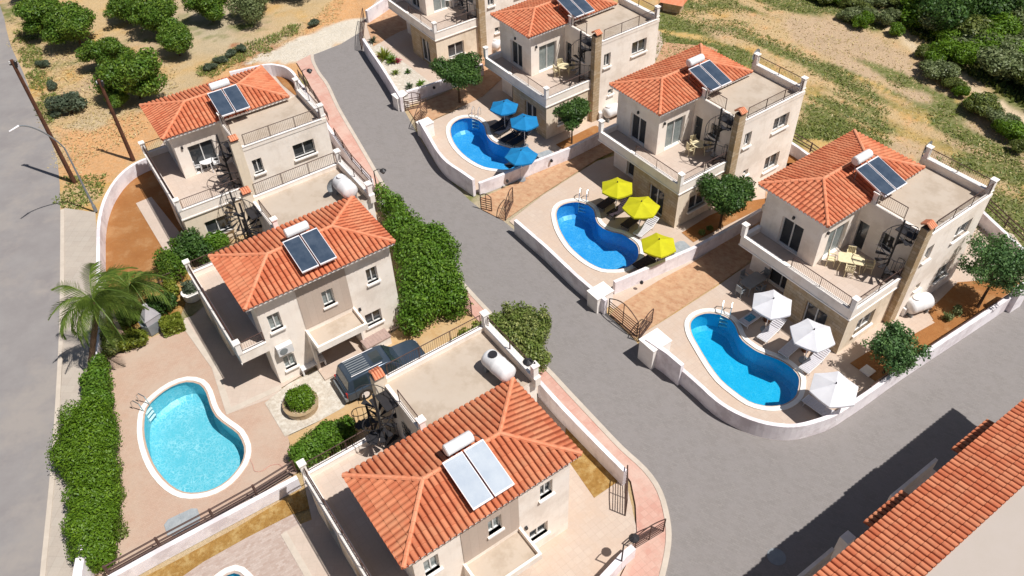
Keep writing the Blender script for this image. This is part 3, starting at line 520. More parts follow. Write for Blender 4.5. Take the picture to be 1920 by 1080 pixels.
# ---- gates
def gate(a,b,label,h=1.35,arch=.35,mat='rail',n=5):
    a=Vector((*a,0));b=Vector((*b,0)); rz=math.atan2(b.y-a.y,b.x-a.x); L=(b-a).length
    t=thing('iron_gate',tuple(a),rz,label,'gate','iron driveway gates')
    f=MB(); 
    f.cyl((0,0,.08),(L,0,.08),.03); f.cyl((0,0,0),(0,0,h),.035); f.cyl((L,0,0),(L,0,h),.035)
    top=[(L*k/8,0,h+arch*math.sin(PI*k/8)) for k in range(9)]; f.tube(top,.03); f.cyl((L/2,0,.08),(L/2,0,h+arch),.025)
    f.build('gate_frame',MT[mat],t); s_=MB()
    for k in range(1,n+1): z=.08+(h-.1)*k/(n+1); s_.obox((L/2,0,z),(L-.05,.02,.055))
    s_.build('slat_panel',MT[mat],t); return t
gate((5.44,-1.72),(6.83,-3.66),'closed bowed brown gate of slats on the last terracotta driveway',h=1.25,arch=.5)
gate((6.88,-3.99),(7.84,-2.63),'narrow open gate leaf beside the white meter box',h=1.2,arch=.2)
gate((-2.03,8.51),(-1.31,8.18),'left leaf of the middle driveway gate',h=1.2,arch=.2)
gate((-0.40,7.22),(0.15,9.06),'right leaf of the middle driveway gate, swung open',h=1.3,arch=.3)
gate((-7.97,21.15),(-6.73,21.52),'left leaf of the upper driveway gate beside the white pier',h=1.2,arch=.3)
gate((-6.94,18.31),(-6.23,20.71),'right leaf of the upper driveway gate, swung inwards',h=1.3,arch=.3)
gate((-12.37,30.97),(-12.69,36.47),'dark gate at the very top of the street',h=1.4,arch=.2)
gate((-3.47,-0.04),(-2.60,-1.55),'garden gate half hidden below the big climbing shrub',h=1.3,arch=.2)
gate((4.97,-13.11),(4.71,-14.92),'tall open gate leaf on the cream courtyard near the soil patch',h=1.5,arch=.1)
gate((4.93,-16.62),(6.36,-15.83),'gate leaf standing out over the pink pavement at the bottom',h=1.2,arch=.2)
# ================================================================ VILLAS
VW={'a':((17.627,-5.568),-.970,-1),'b':((10.558,5.658),-.972,-1),'c':((2.861,16.364),-.970,-1),'d':((-5.531,26.985),-.980,-1),
    'e':((-20.52,5.231),-1.013,-1),'f':((-18.481,-.405),-.990,1),'g':((-9.864,-14.105),-.987,1)}
def hw(k,x,y):
    (ox,oy),a,sx=VW[k]; x*=sx; return (ox+math.cos(a)*x-math.sin(a)*y, oy+math.sin(a)*x+math.cos(a)*y)
LL=7.64
def FX(c,s):   # wall plane x=c, outward direction s
    return lambda u,z,d:(c-s*d,u,z)
def FY(c,s): return lambda u,z,d:(u,c-s*d,z)
def fbox(mb,F,u0,u1,z0,z1,d0,d1):
    mb.hexa([F(u0,z0,d0),F(u1,z0,d0),F(u1,z0,d1),F(u0,z0,d1),F(u0,z1,d0),F(u1,z1,d0),F(u1,z1,d1),F(u0,z1,d1)])
def skin(mb,F,u0,u1,z0,z1,ops=(),rev=.2,d=0):
    us=sorted({u0,u1,*[v for o in ops for v in o[:2]]}); zs=sorted({z0,z1,*[v for o in ops for v in o[2:4]]})
    for i in range(len(us)-1):
        for j in range(len(zs)-1):
            cu=(us[i]+us[i+1])/2;cz=(zs[j]+zs[j+1])/2
            if any(o[0]<cu<o[1] and o[2]<cz<o[3] for o in ops): continue
            mb.face([F(us[i],zs[j],d),F(us[i+1],zs[j],d),F(us[i+1],zs[j+1],d),F(us[i],zs[j+1],d)])
    for o in ops:
        a,b,c,e=o[:4]; r=o[4] if len(o)>4 else rev
        for p,q in (((a,c),(b,c)),((b,c),(b,e)),((b,e),(a,e)),((a,e),(a,c))):
            mb.face([F(*p,d),F(*q,d),F(*q,r),F(*p,r)])
def window(par,F,o,sx,kind='window',glass='glass',sill=True,label=None):
    a,b,c,e=o[:4]; r=o[4] if len(o)>4 else .2; w=.055
    m=MB(sx); fbox(m,F,a,b,c,c+w,r-.06,r+.01);fbox(m,F,a,b,e-w,e,r-.06,r+.01);fbox(m,F,a,a+w,c+w,e-w,r-.06,r+.01);fbox(m,F,b-w,b,c+w,e-w,r-.06,r+.01)
    if b-a>.5: fbox(m,F,(a+b)/2-.03,(a+b)/2+.03,c+w,e-w,r-.065,r+.005)
    f=m.build(kind,MT['frame'],par)
    if label: f['label']=label
    g=MB(sx); g.face([F(a,c,r),F(b,c,r),F(b,e,r),F(a,e,r)]); g.build('pane',MT[glass],f,recalc=False)
    if sill:
        s_=MB(sx); fbox(s_,F,a-.09,b+.09,c-.1,c,-.13,r-.06); s_.build('sill',MT['trim'],f)
def door(par,F,o,sx,dark=False):
    a,b,c,e=o[:4]; r=o[4] if len(o)>4 else .2
    m=MB(sx); fbox(m,F,a,b,c,e,r-.05,r+.01); f=m.build('door',MT['glass' if dark else 'door'],par)
    h=MB(sx); fbox(h,F,b-.16,b-.12,c+1,c+1.12,r-.1,r-.05); h.build('handle',MT['galv'],f)
def railing(par,segs,sx,h0,h1,name='railing',dense=.11):
    """segs of (x,y) points"""
    R=MB(sx)
    for a,b in segs:
        a=Vector((*a,0));b=Vector((*b,0)); Z=lambda z:Vector((0,0,z))
        R.cyl(a+Z(h1),b+Z(h1),.024,n=6); R.cyl(a+Z(h0+.06),b+Z(h0+.06),.016,n=5)
        n=max(1,round((b-a).length/1.8))
        for k in range(n+1): q=a.lerp(b,k/n); R.cyl(q+Z(h0-.05),q+Z(h1),.022,n=5)
        n=int((b-a).length/dense)
        for k in range(n): q=a.lerp(b,(k+.5)/n); R.cyl(q+Z(h0+.06),q+Z(h1),.0075,n=3,cap=False)
    return R.build(name,MT['rail'],par)
def slope(v,f,uv,A,B,n,dmax,rise,sx,ze):
    """corrugated slope: eave A->B, inward dir n, dmax(u), rise per metre"""
    A=Vector(A);B=Vector(B);n=Vector(n);W=(B-A).length;e=(B-A)/W
    per=.265; k=6; cols=int(W/per*k); st=.40
    prof=[-.045,.045,.07,.077,.07,.045]
    cr=[]
    for i in range(cols+1):
        u=W*i/cols; h=prof[i%k]; dm=max(0,dmax(u,W)); row=[]; d=-.06;c=0
        while True:
            d1=min(-.06+st*(c+1),dm)
            row.append((d,.032,c)); row.append((max(d,d1),.0,c)); 
            if d1>=dm or c>40: break
            d=d1;c+=1
        cr.append((u,h,row))
    R=[]
    for u,h,row in cr:
        ids=[]
        for d,l,c in row:
            p=A+e*u+n*d; v.append((p.x*sx,p.y,ze+max(d,-.06)*rise+h+l)); uv.append((u/per,c+.5 if l>0 else c+.5)); ids.append(len(v)-1)
        R.append(ids)
    for a,b in zip(R,R[1:]):
        m=min(len(a),len(b))
        for j in range(m-1): f.append([a[j],b[j],b[j+1],a[j+1]])
        L=a if len(a)>len(b) else b; s=b[m-1] if L is a else a[m-1]
        for j in range(m-1,len(L)-1): f.append([L[j],s,L[j+1]])
def hip_roof(par,x0,x1,y0,y1,ze,zr,ri,sx,mat='tile'):
    half=(x1-x0)/2;rise=(zr-ze)/half;re=(zr-ze)/ri; v=[];f=[];uv=[]
    dl=lambda u,W:min(half,u*half/ri,(W-u)*half/ri); de=lambda u,W:ri*min(u/half,(W-u)/half)
    slope(v,f,uv,(x0,y0),(x0,y1),(1,0),dl,rise,sx,ze); slope(v,f,uv,(x1,y1),(x1,y0),(-1,0),dl,rise,sx,ze)
    slope(v,f,uv,(x1,y0),(x0,y0),(0,1),de,re,sx,ze); slope(v,f,uv,(x0,y1),(x1,y1),(0,-1),de,re,sx,ze)
    mb=MB(); mb.v=v;mb.f=f;mb.uv=uv; r=mb.build('roof',MT[mat],par,recalc=False)
    xm=(x0+x1)/2; c=MB(sx)
    def cap(p,q):
        p=Vector(p);q=Vector(q);L=(q-p).length;n=max(1,int(L/.42))
        for i in range(n): c.cyl(p.lerp(q,i/n),p.lerp(q,(i+1.08)/n),.115,.095,8)
    P0=(xm,y0+ri,zr+.05);P1=(xm,y1-ri,zr+.05)
    for e,P in (((x0,y0),P0),((x1,y0),P0),((x0,y1),P1),((x1,y1),P1)): cap((*e,ze+.05),P)
    cap(P0,P1); c.build('ridge_cap',MT['ridge'],r)
    e=MB(sx); e.box(x0+.02,y0+.02,ze-.14,x1-.02,y0+.1,ze-.005);e.box(x0+.02,y1-.1,ze-.14,x1-.02,y1-.02,ze-.005);e.box(x0+.02,y0+.1,ze-.14,x0+.1,y1-.1,ze-.005);e.box(x1-.1,y0+.1,ze-.14,x1-.02,y1-.1,ze-.005)
    e.box(x0+.1,y0+.1,ze-.12,x1-.1,y1-.1,ze-.08); e.build('eave',MT['trim'],r)
    return r
def spiral(par,cx,cy,z0,z1,sx,r=.78,a0=0,turn=1.35,n=15,name='spiral_stair'):
    m=MB(sx); m.cyl((cx,cy,z0),(cx,cy,z1+1.0),.06,n=8)
    for k in range(n):
        a=a0+turn*2*PI*k/n;b=a+turn*2*PI/n*.62; z=z0+(z1-z0)*(k+1)/n
        P=[(cx+.06*math.cos(a),cy+.06*math.sin(a)),(cx+r*math.cos(a),cy+r*math.sin(a)),(cx+r*math.cos((a+b)/2)*1.02,cy+r*math.sin((a+b)/2)*1.02),(cx+r*math.cos(b),cy+r*math.sin(b)),(cx+.06*math.cos(b),cy+.06*math.sin(b))]
        m.prism(P,z-.04,z)
    st=m.build(name,MT['black'],par); h=MB(sx); pts=[]
    for k in range(n*2+1):
        a=a0+turn*2*PI*k/(2*n); z=z0+(z1-z0)*(k/2+1)/n; p=(cx+r*math.cos(a),cy+r*math.sin(a),z+.95); pts.append(p)
        if k%2==0: h.cyl((p[0],p[1],z-.02),p,.014,n=4)
    h.tube(pts,.022,5); h.build('handrail',MT['black'],st); return st
def villa(k,label,right=True):
    (ox,oy),rz,sx=VW[k]; V=thing('villa',(ox,oy,0),rz,label,'villa','two storey tiled villas')
    D=10.3; HY=9.12; XS=-.35
    # ---- walls
    w=MB(sx); low=MB(sx); st=MB(sx)
    ops_f4=[(1.88,2.55,3.95,5.1),(1.95,2.6,.85,1.85),(4.9,5.55,3.95,5.05),(7.55,8.2,4.1,5.15),(6.95,7.95,1.05,2.0)]
    F4=FX(LL,1); rec=(3.8,6.35,0,2.55,1.1)
    skin(w,F4,1.45,HY,0,6.44,ops_f4[:2]+ops_f4[3:]+[ops_f4[2],rec])
    F3=FY(1.45,-1); o3=(4.55,6.3,.05,2.2); skin(w,F3,4.13,LL,0,2.85,[o3])
    F6=FY(1.45,-1); o6=(4.83,6.3,3.14,5.1); skin(w,F6,3.69,LL,3.1,6.44,[o6])
    F7=FX(3.69,-1); o7=(2.2,3.85,3.14,5.25); skin(w,F7,1.45,4.61,3.1,6.44,[o7])
    F8=FY(4.61,-1); o8=(2.85,3.5,3.12,5.0); o8b=(1.3,2.0,4.2,5.15); skin(w,F8,.05,3.69,3.1,6.3,[o8,o8b])
    F9=FX(XS,-1); o9=[(7.75,9.2,4.3,5.35),(5.03,5.66,4.3,5.35),(7.75,9.15,1.12,2.3),(5.6,6.1,1.8,2.25)]; skin(w,F9,4.15,D,0,6.3,o9)
    skin(w,FY(D,1),XS,3.69,0,6.3); skin(w,FX(3.69,1),HY,D,0,6.3); skin(w,FY(HY,1),3.69,LL,0,6.44)
    ww=w.build('wall',MT['stucco'],V)
    F1=FY(0,-1); o1=(1.2,2.6,.1,2.15); fr_=st if right else low; skin(fr_,F1,0,4.13,0,2.85,[o1]); skin(fr_,FX(4.13,1),0,1.45,0,2.85)
    F11=FX(0,-1); o11=(1.1,2.65,.82,2.0); skin(low,F11,0,4.15,0,2.85,[o11])
    low.build('ground_floor_wall',MT['stucco_low'],V)
    # pier in cladding stone
    pq=MB(sx); pq.box(XS-.02,4.12,0,.05,4.72,7.02); pq.build('stone_pier' if right else 'pier',MT['stone' if right else 'stucco_low'],V)
    if right: st.build('stone_cladding',MT['stone'],V)
    # recess back wall
    r=MB(sx); r.face([(LL-1.1,3.8,0),(LL-1.1,6.35,0),(LL-1.1,6.35,2.55),(LL-1.1,3.8,2.55)]); r.build('porch_wall',MT['stone'],V,recalc=False)
    door(V,FX(LL-1.05,1),(4.5,5.5,.02,2.1,.05),sx)
    cp=MB(sx); fbox(cp,F4,3.55,6.5,2.58,2.72,-1.55,.01); 
    for u0,u1,d0,d1 in ((3.55,6.5,-1.55,-1.43),(3.55,3.67,-1.43,0),(6.38,6.5,-1.43,0)): fbox(cp,F4,u0,u1,2.72,3.0,d0,d1)
    fbox(cp,F4,3.55,3.7,0,2.58,-.45,0); fbox(cp,F4,6.38,6.5,0,2.58,-.45,0)
    cp.build('porch_canopy',MT['stucco'],V); ct=MB(sx); ct.face([F4(3.67,2.724,-1.43),F4(6.38,2.724,-1.43),F4(6.38,2.724,0),F4(3.67,2.724,0)]); ct.build('canopy_screed',MT['roofdeck'],V,recalc=False)
    stp=MB(sx); fbox(stp,F4,3.5,6.6,.0,.16,-1.3,1.0); stp.build('porch_step',MT['deck'],V)
    pn=MB(sx); skin(pn,F4,3.62,6.42,3.05,6.4,[ops_f4[2]+(.0,)],d=-.03); pn.build('tile_panel',MT['terrace'],V)
    g='curtain_glass'
    for i,o in enumerate(ops_f4): window(V,F4,o,sx,glass=g if i in (0,1,2) else 'glass')
    for i,o in enumerate(o9): window(V,F9,o,sx)
    window(V,F11,o11,sx); window(V,F1,o1,sx,'sliding_door',sill=False); window(V,F3,o3,sx,'sliding_door',sill=False)
    window(V,F6,o6,sx,'sliding_door',sill=False); window(V,F7,o7,sx,'sliding_door',g if right else 'glass',sill=False); door(V,F8,o8,sx,True); window(V,F8,o8b,sx)
    gr=MB(sx)
    for i in range(5): u=1.3+.7*i/4; fbox(gr,F8,u-.01,u+.01,4.2,5.15,-.08,-.06)
    for i in range(4): z=4.2+.95*i/3; fbox(gr,F8,1.3,2.0,z-.01,z+.01,-.08,-.06)
    gr.build('window_grille',MT['black'],V)
    # ---- slab, parapet, terrace floor
    s=MB(sx); s.box(0,0,2.852,LL,1.45,3.06); s.box(0,1.45,2.852,3.69,4.61,3.06); s.build('terrace_slab',MT['stucco_low'],V)
    fl=MB(sx); fl.face([(.12,.12,3.1),(LL-.12,.12,3.1),(LL-.12,1.45,3.1),(.12,1.45,3.1)]); fl.face([(.12,1.45,3.1),(3.69,1.45,3.1),(3.69,4.61,3.1),(.12,4.61,3.1)]); fl.build('terrace_floor',MT['terrace'],V,recalc=False)
    p=MB(sx); p.box(-.05,-.05,2.83,LL+.05,.14,3.48); p.box(-.05,.14,2.83,.14,4.12,3.48); p.box(LL-.14,.14,2.83,LL+.05,1.445,3.48)
    p.build('parapet',MT['stucco'],V)
    cp2=MB(sx); cp2.box(-.08,-.08,3.48,LL+.08,.17,3.53); cp2.box(-.08,.17,3.48,.17,4.11,3.53); cp2.box(LL-.17,.17,3.48,LL+.08,1.44,3.53); cp2.box(-.09,-.09,2.78,LL+.09,-.05,2.86); cp2.box(-.09,-.05,2.78,-.05,4.1,2.86)
    cp2.build('parapet_coping',MT['trim'],V)
    for x,y,z0,z1 in ((.04,.04,3.53,4.3),(LL-.04,.04,3.53,4.3),(-.2,D-.14,6.5,7.35),(3.72,D-.14,6.5,7.35),(3.1,4.72,6.2,7.1)):
        q=MB(sx); q.box(x-.13,y-.13,z0,x+.13,y+.13,z1); q.box(x-.18,y-.18,z1,x+.18,y+.18,z1+.07); q.build('pillar',MT['trim'],V)
    railing(V,[((.25,.04),(4.15,.04)),((.04,.25),(.04,4.05))] if right else [((.25,.04),(7.4,.04)),((.04,.25),(.04,4.05)),((LL-.04,.2),(LL-.04,1.4))],sx,3.53,4.22)
    # ---- roof terrace
    t=MB(sx); t.face([(XS+.15,4.75,6.2),(3.69,4.75,6.2),(3.69,D-.2,6.2),(XS+.15,D-.2,6.2)]); t.build('roof_terrace_floor',MT['roofdeck'],V,recalc=False)
    pr=MB(sx); pr.box(XS-.03,4.72,6.2,XS+.15,D+.03,6.46); pr.box(XS+.15,D-.25,6.15,3.95,D+.03,6.62); pr.box(.05,4.58,6.2,3.69,4.75,6.42)
    pr.build('roof_parapet',MT['stucco'],V)
    pc=MB(sx); pc.box(XS-.06,4.75,6.46,XS+.17,D-.27,6.51); pc.box(XS+.0,D-.28,6.62,3.95,D+.06,6.68); pc.build('parapet_coping',MT['trim'],V)
    railing(V,[((XS+.05,4.95),(XS+.05,D-.35)),((.0,D-.12),(3.6,D-.12)),((1.25,4.66),(2.95,4.66))],sx,6.5,7.28,'roof_railing')
    # ---- chimney
    c=MB(sx); c.box(XS+.02,4.18,7.02,.01,4.66,7.1); ch=c.build('chimney',MT['black'],V)
    cc=MB(sx)
    for i in range(4):
        cc.cyl((XS-.12,4.22+i*.13,7.16),(XS+.2,4.22+i*.13,7.36),.075,.06,6); cc.cyl((XS+.2,4.22+i*.13,7.36),(XS+.5,4.22+i*.13,7.16),.06,.075,6)
    cc.build('tile_cap',MT['ridge'],ch)
    # ---- hip roof
    hip_roof(V,3.24,8.0 if right else 8.14,.92,9.32,6.56,7.18,2.37,sx,'tile' if k!='g' else 'tile_old')
    spiral(V,.78,3.72,3.1,6.2,sx,a0=PI*.55)
    # landing bridge
    b=MB(sx); b.box(.1,4.0,6.14,1.2,4.58,6.2); b.build('stair_landing',MT['black'],V)
    if not right or k=='e': spiral(V,-.85 if k=='e' else -1.85,3.1 if k=='e' else 4.1,0,3.1,sx,a0=PI*.2,turn=1.0,name='outer_stair')
    # wall lights
    l=MB(sx)
    for F,u,z in ((F6,5.6,5.35),(F7,1.9,5.3),(F4,6.75,2.6)): fbox(l,F,u-.06,u+.06,z,z+.16,-.12,0)
    l.build('wall_lamp',MT['black'],V)
    return V
va=villa('a','villa on the right by the turquoise pool with the white parasols')
def clone_villa(src,k,label):
    (ox,oy),rz,sx=VW[k]; return clone(src,(ox,oy,0),rz,label)
clone_villa(va,'b','villa in the middle of the right row behind the yellow parasols')
clone_villa(va,'c','villa behind the blue parasols with two round trees in front')
clone_villa(va,'d','villa at the top edge of the frame above the cactus bed, its roof cut off')
villa('e','topmost left villa beside the orange soil garden and the dirt track',False)
vf=villa('f','middle left villa above the aqua pool, its back wall and porch facing the dark car',False)
villa('g','nearest villa at the bottom with the large weathered roof and pale solar panels',False)
# ---- neighbour building, bottom right
nb=thing('terrace_building',(14.19,-19.80)+(0,),math.radians(33.6),'building cut off at the bottom right with a tiled skirt roof and flat beige top','building')
def nbl(p):
    o=Vector((14.19,-19.80)); a=math.radians(33.6); d=Vector(p)-o; return (d.x*math.cos(a)+d.y*math.sin(a),-d.x*math.sin(a)+d.y*math.cos(a))
e0=nbl((10.35,-21.31))[1]; xe=nbl((25.6,-11.2))[0]
m=MB(); m.box(-22,e0-14,0,xe-.5,e0-.5,6.35); m.build('wall',MT['stucco'],nb)
v=[];f=[];uv=[]; slope(v,f,uv,(-22,e0),(xe,e0),(0,-1),lambda u,W:2.35,.22,1,6.5); mb=MB(); mb.v=v;mb.f=f;mb.uv=uv; mb.build('roof',MT['tile'],nb,recalc=False)
m=MB(); m.box(-22,e0-14,6.35,xe-.02,e0-2.33,7.06); m.box(-22,e0-.6,6.3,xe-.05,e0-.02,6.46); m.build('flat_roof',MT['beige_wall'],nb)
for x0,x1 in ((5.4,7.9),(-.3,2.1)):
    v=[];f=[];uv=[]; slope(v,f,uv,(x0,e0+.5),(x1,e0+.5),(0,-1),lambda u,W:1.1,.3,1,5.6); mb=MB(); mb.v=v;mb.f=f;mb.uv=uv; hd=mb.build('window_hood',MT['tile_old'],nb,recalc=False)
for x0,x1,y in ((2.5,5.6,.95),(-7.5,-1.3,.85)):
    m=MB(); m.box(x0,e0-.5,3.4,x1,e0+y,3.6); m.box(x0,e0+y-.14,3.6,x1,e0+y,4.3); m.build('balcony',MT['stucco'],nb)
m=MB(); m.box(-.7,e0+.55,0,-.2,e0+.95,4.3); m.build('pillar',MT['trim'],nb)
# ================================================================ THINGS ON AND ROUND THE VILLAS
def ha(k): return VW[k][1]
# ---- solar water heaters
def solar(k,right,label,glass='collector'):
    sx=VW[k][2]; s=1 if right else -1   # s: panel slope faces towards -x (right) or +x
    cx=5.6; cy=5.6 if right else 5.15; (wx,wy)=hw(k,cx,cy); t=thing('solar_water_heater',(wx,wy,7.0),ha(k),label,'solar heater','solar water heaters')
    d=-s*sx if right else sx     # blender-local x direction of panel fall
    d=(-1)*sx if right else (1)*sx
    x0,x1=(.9,3.0) if right else (.15,2.35); zt,zb=(.82,.18) if right else (.62,.12)
    for y in (-.96,.04):
        f=MB(); yy=(y,y+.92)
        P=[Vector((d*x,q,z)) for x,z in ((x0,zt),(x1,zb)) for q in yy]; n=(P[1]-P[0]).cross(P[2]-P[0]).normalized()
        if n.z<0:n=-n
        f.hexa([P[0]-n*.09,P[1]-n*.09,P[3]-n*.09,P[2]-n*.09,P[0],P[1],P[3],P[2]]); fr=f.build('collector_panel',MT['alu'],t)
        g=MB(); c=(P[0]+P[1]+P[2]+P[3])/4; g.face([c+(q-c)*.94+n*.006 for q in (P[0],P[1],P[3],P[2])]); g.build('collector_glass',MT[glass],fr,recalc=False)
    tz=.95 if right else .78; tx=d*(.55 if right else -.15)
    b=MB(); b.lathe([(0,0),(.2,.0),(.255,.04),(.255,1.24),(.2,1.28),(0,1.28)],n=18,cap=False)
    b.v=[(tx+y_,z_-.64,tz+x_) for x_,y_,z_ in b.v]; b.build('tank',MT['white_plastic'],t,smooth=False)
    l=MB()
    for q in (-.85,.85):
        l.cyl((d*(x0+.05),q,zt-.1),(d*(x0+.05),q,-.05),.02); l.cyl((d*(x1-.2),q,zb),(d*(x1-.2),q,-.25),.02); l.cyl((d*(x0+.05),q,zt-.1),(d*(x1-.2),q,zb-.08),.018)
    for q in (-.45,.45): l.cyl((tx,q,tz-.2),(tx,q,.1),.025)
    l.build('stand',MT['galv'],t); p=MB(); p.tube([(tx,.62,tz),(tx,.8,tz-.1),(d*(x0),.98,zt-.05)],.02,5); p.build('pipe',MT['black'],t)
for k,r,l,g in (('a',1,'solar heater with tank on the roof of the turquoise pool villa','collector'),('b',1,'solar heater on the roof of the villa behind the yellow parasols','collector'),('c',1,'solar heater at the top edge of the frame, on the villa behind the blue parasols','collector'),
    ('e',1,'solar heater with white tank on the topmost left villa','collector'),('f',0,'solar heater with dark grey panels on the middle left villa','collector'),('g',0,'solar heater with pale silvery panels on the nearest roof','collector_pale')):
    solar(k,bool(r),l,g)
# ---- white water tanks on roofs and on the ground
def tank(loc,rz,label,L=1.7,r=.48,stand=.25):
    t=thing('water_tank',loc,rz,label,'water tank','white plastic water tanks')
    b=MB(); b.lathe([(0,-L/2),(r*.6,-L/2+.02),(r*.93,-L/2+.12),(r,-L/2+.25),(r,-.1),(r*1.03,-.06),(r*1.03,.06),(r,.1),(r,L/2-.25),(r*.93,L/2-.12),(r*.6,L/2-.02),(0,L/2)],n=22,cap=False)
    b.v=[(z_,x_,y_+r+stand) for x_,y_,z_ in b.v]; b.build('tank',MT['white_plastic'],t,smooth=True)
    c=MB(); c.cyl((-.35,0,2*r+stand-.03),(-.35,0,2*r+stand+.07),.2,.2,14); c.build('lid',MT['black' if L>1.69 else 'white_plastic'],t)
    f=MB()
    for x in (-.55,.55): f.box(x-.05,-.35,0,x+.05,.35,stand+.06)
    f.build('stand',MT['galv'],t); return t
def hz(k,x,y,z): return (*hw(k,x,y),z)
tank(hz('g',2.45,9.1,6.2),ha('g')+.1,'white tank with a black lid lying on the nearest roof terrace',L=1.7,r=.44)
tank(hz('f',2.6,9.2,6.2),ha('f')+.05,'white tank on the roof terrace of the middle left villa',L=1.6)
tank((*(23.11,-2.63),0),.35,'white tank on the ground beside the turquoise pool villa',L=1.6,r=.5)
tank((*(8.00,18.86),0),.6,'white tank on the ground beside the blue parasol villa',L=1.4,r=.45)
tank((*(-0.59,30.15),0),1.0,'white tank between the two uppermost villas on the right',L=1.4,r=.45)

# ---- satellite dish
def dish(loc,az,label):
    t=thing('satellite_dish',loc,az,label,'dish'); b=MB(); n=14
    R=[[b.a((.12*(r*r)/.16-.02,r*math.cos(2*PI*k/n),.75+r*math.sin(2*PI*k/n))) for k in range(n)] for r in (.02,.2,.4)]
    for A,B in zip(R,R[1:]):
        for k in range(n): b.f.append([A[k],A[(k+1)%n],B[(k+1)%n],B[k]])
    b.build('reflector',MT['galv'],t,recalc=False); m=MB(); m.cyl((-.05,0,0),(-.05,0,.8),.03); m.cyl((0,0,.4),(.45,0,.75),.012); m.build('mast',MT['galv'],t)
dish(hz('f',2.0,8.6,6.2),-.6,'small grey satellite dish beside the roof tank of the middle left villa')
dish(hz('b',3.9,10.1,6.6),-.9,'white dish on the back corner pillar of the yellow parasol villa')
dish(hz('a',3.9,10.1,6.6),-.9,'white dish on the back corner pillar of the turquoise pool villa')
# ---- air conditioners
def aircon(loc,rz,label):
    t=thing('air_conditioner',loc,rz,label,'air conditioner','outdoor air conditioning units')
    m=MB(); m.box(-.42,-.32,0,.42,0,.58); m.build('housing',MT['white_plastic'],t)
    g=MB(); g.cyl((-.12,-.325,.29),(-.12,-.345,.29),.22,.22,16); g.build('fan_grille',MT['galv'],t)
    f=MB(); f.box(-.38,-.28,-.08,-.32,.0,0); f.box(.32,-.28,-.08,.38,0,0); f.build('bracket',MT['galv'],t)
aircon(hz('f',7.68,2.2,2.35),ha('f')+PI/2,'white air conditioner hung on the back wall of the middle left villa')
aircon((*(6.94,18.94),.1),ha('c')+PI+.6-.97,'white air conditioner standing beside the blue parasol villa')
aircon((*(22.58,-2.82),.1),ha('a')-PI/2,'white air conditioner beside the ground tank of the turquoise pool villa')
# ---- parasols
def parasol(c,label,mat,group,r=1.18,rz=.2,n=6):
    t=thing('parasol',(*c,0),rz,label,'parasol',group); zt,ze=2.55,2.12
    m=MB(); A=m.a((0,0,zt)); k2=n*4; ring=[]
    for j,(f,zz) in enumerate(((.33,.64),(.66,.34),(1,0))):
        row=[]
        for i in range(k2):
            a=2*PI*i/k2; fr=(i%4)/4; pol=math.cos(PI/n)/math.cos((fr-.5)*2*PI/n); sag=-.05*math.sin(PI*fr)*f
            row.append(m.a((r*f*pol*math.cos(a),r*f*pol*math.sin(a),ze+(zt-ze)*zz+sag)))
        ring.append(row)
    for i in range(k2): m.f.append([A,ring[0][i],ring[0][(i+1)%k2]])
    for a,b in zip(ring,ring[1:]):
        for i in range(k2): m.f.append([a[i],b[i],b[(i+1)%k2],a[(i+1)%k2]])
    va_=[m.a((q[0],q[1],q[2]-.11)) for q in [m.v[i] for i in ring[-1]]]
    for i in range(k2): m.f.append([ring[-1][i],va_[i],va_[(i+1)%k2],ring[-1][(i+1)%k2]])
    m.build('canopy',mat,t,recalc=False); p=MB(); p.cyl((0,0,0),(0,0,zt+.06),.024); p.build('pole',MT['trim'],t); q=MB(); q.cyl((0,0,zt),(0,0,zt+.1),.045,.02); q.build('finial',MT['black'],t)
    rb=MB()
    for i in range(n): a=2*PI*i/n; rb.cyl((0,0,zt-.04),(r*.98*math.cos(a),r*.98*math.sin(a),ze-.02),.01,n=4)
    rb.build('rib',MT['galv'],t); b=MB(); b.lathe([(.28,0),(.28,.07),(.06,.1)],n=14); b.build('base',MT['galv'],t); return t
def fabric(name,c1,c2):
    m,nt,b=new_mat(name); tc=N(nt,'ShaderNodeTexCoord').outputs['Object']; nt.links.new(mixc(nt,noise_n(nt,3,4,.6,tc),c1,c2),b.inputs[0]); b.inputs['Roughness'].default_value=.85
    tr=N(nt,'ShaderNodeBsdfTranslucent'); tr.inputs[0].default_value=(*c1,1); mx=N(nt,'ShaderNodeMixShader'); mx.inputs[0].default_value=.22
    nt.links.new(b.outputs[0],mx.inputs[1]);nt.links.new(tr.outputs[0],mx.inputs[2]);nt.links.new(mx.outputs[0],nt.nodes['Material Output'].inputs[0]); return m
FB=fabric('blue_canvas',S(24,148,212),S(18,136,200));FY_=fabric('yellow_canvas',S(224,220,24),S(214,208,20));FW=fabric('white_canvas',S(250,249,252,.86),S(244,243,248,.86))
parasol((-0.18,17.75),'blue parasol nearest the driveway gate',FB,'blue parasols',1.1,.3)
parasol((1.23,15.64),'blue parasol in the middle of the three, against the stone wall',FB,'blue parasols',1.12,.6)
parasol((0.85,11.52),'blue parasol hanging over the end of the deep blue pool',FB,'blue parasols',1.15,.1)
parasol((6.95,7.51),'yellow parasol nearest the driveway',FY_,'yellow parasols',1.12,.4)
parasol((8.21,5.43),'yellow parasol in the middle, against the stone wall',FY_,'yellow parasols',1.2,.0)
parasol((8.74,1.78),'yellow parasol at the round end of the pool beside the grey cover',FY_,'yellow parasols',1.12,.5)
parasol((14.20,-3.52),'white parasol nearest the dining set',FW,'white parasols',1.18,.2)
parasol((15.73,-5.92),'white parasol in the middle by the house corner',FW,'white parasols',1.22,.45)
parasol((15.75,-9.56),'white parasol in the pointed corner by the curved wall',FW,'white parasols',1.25,.05)
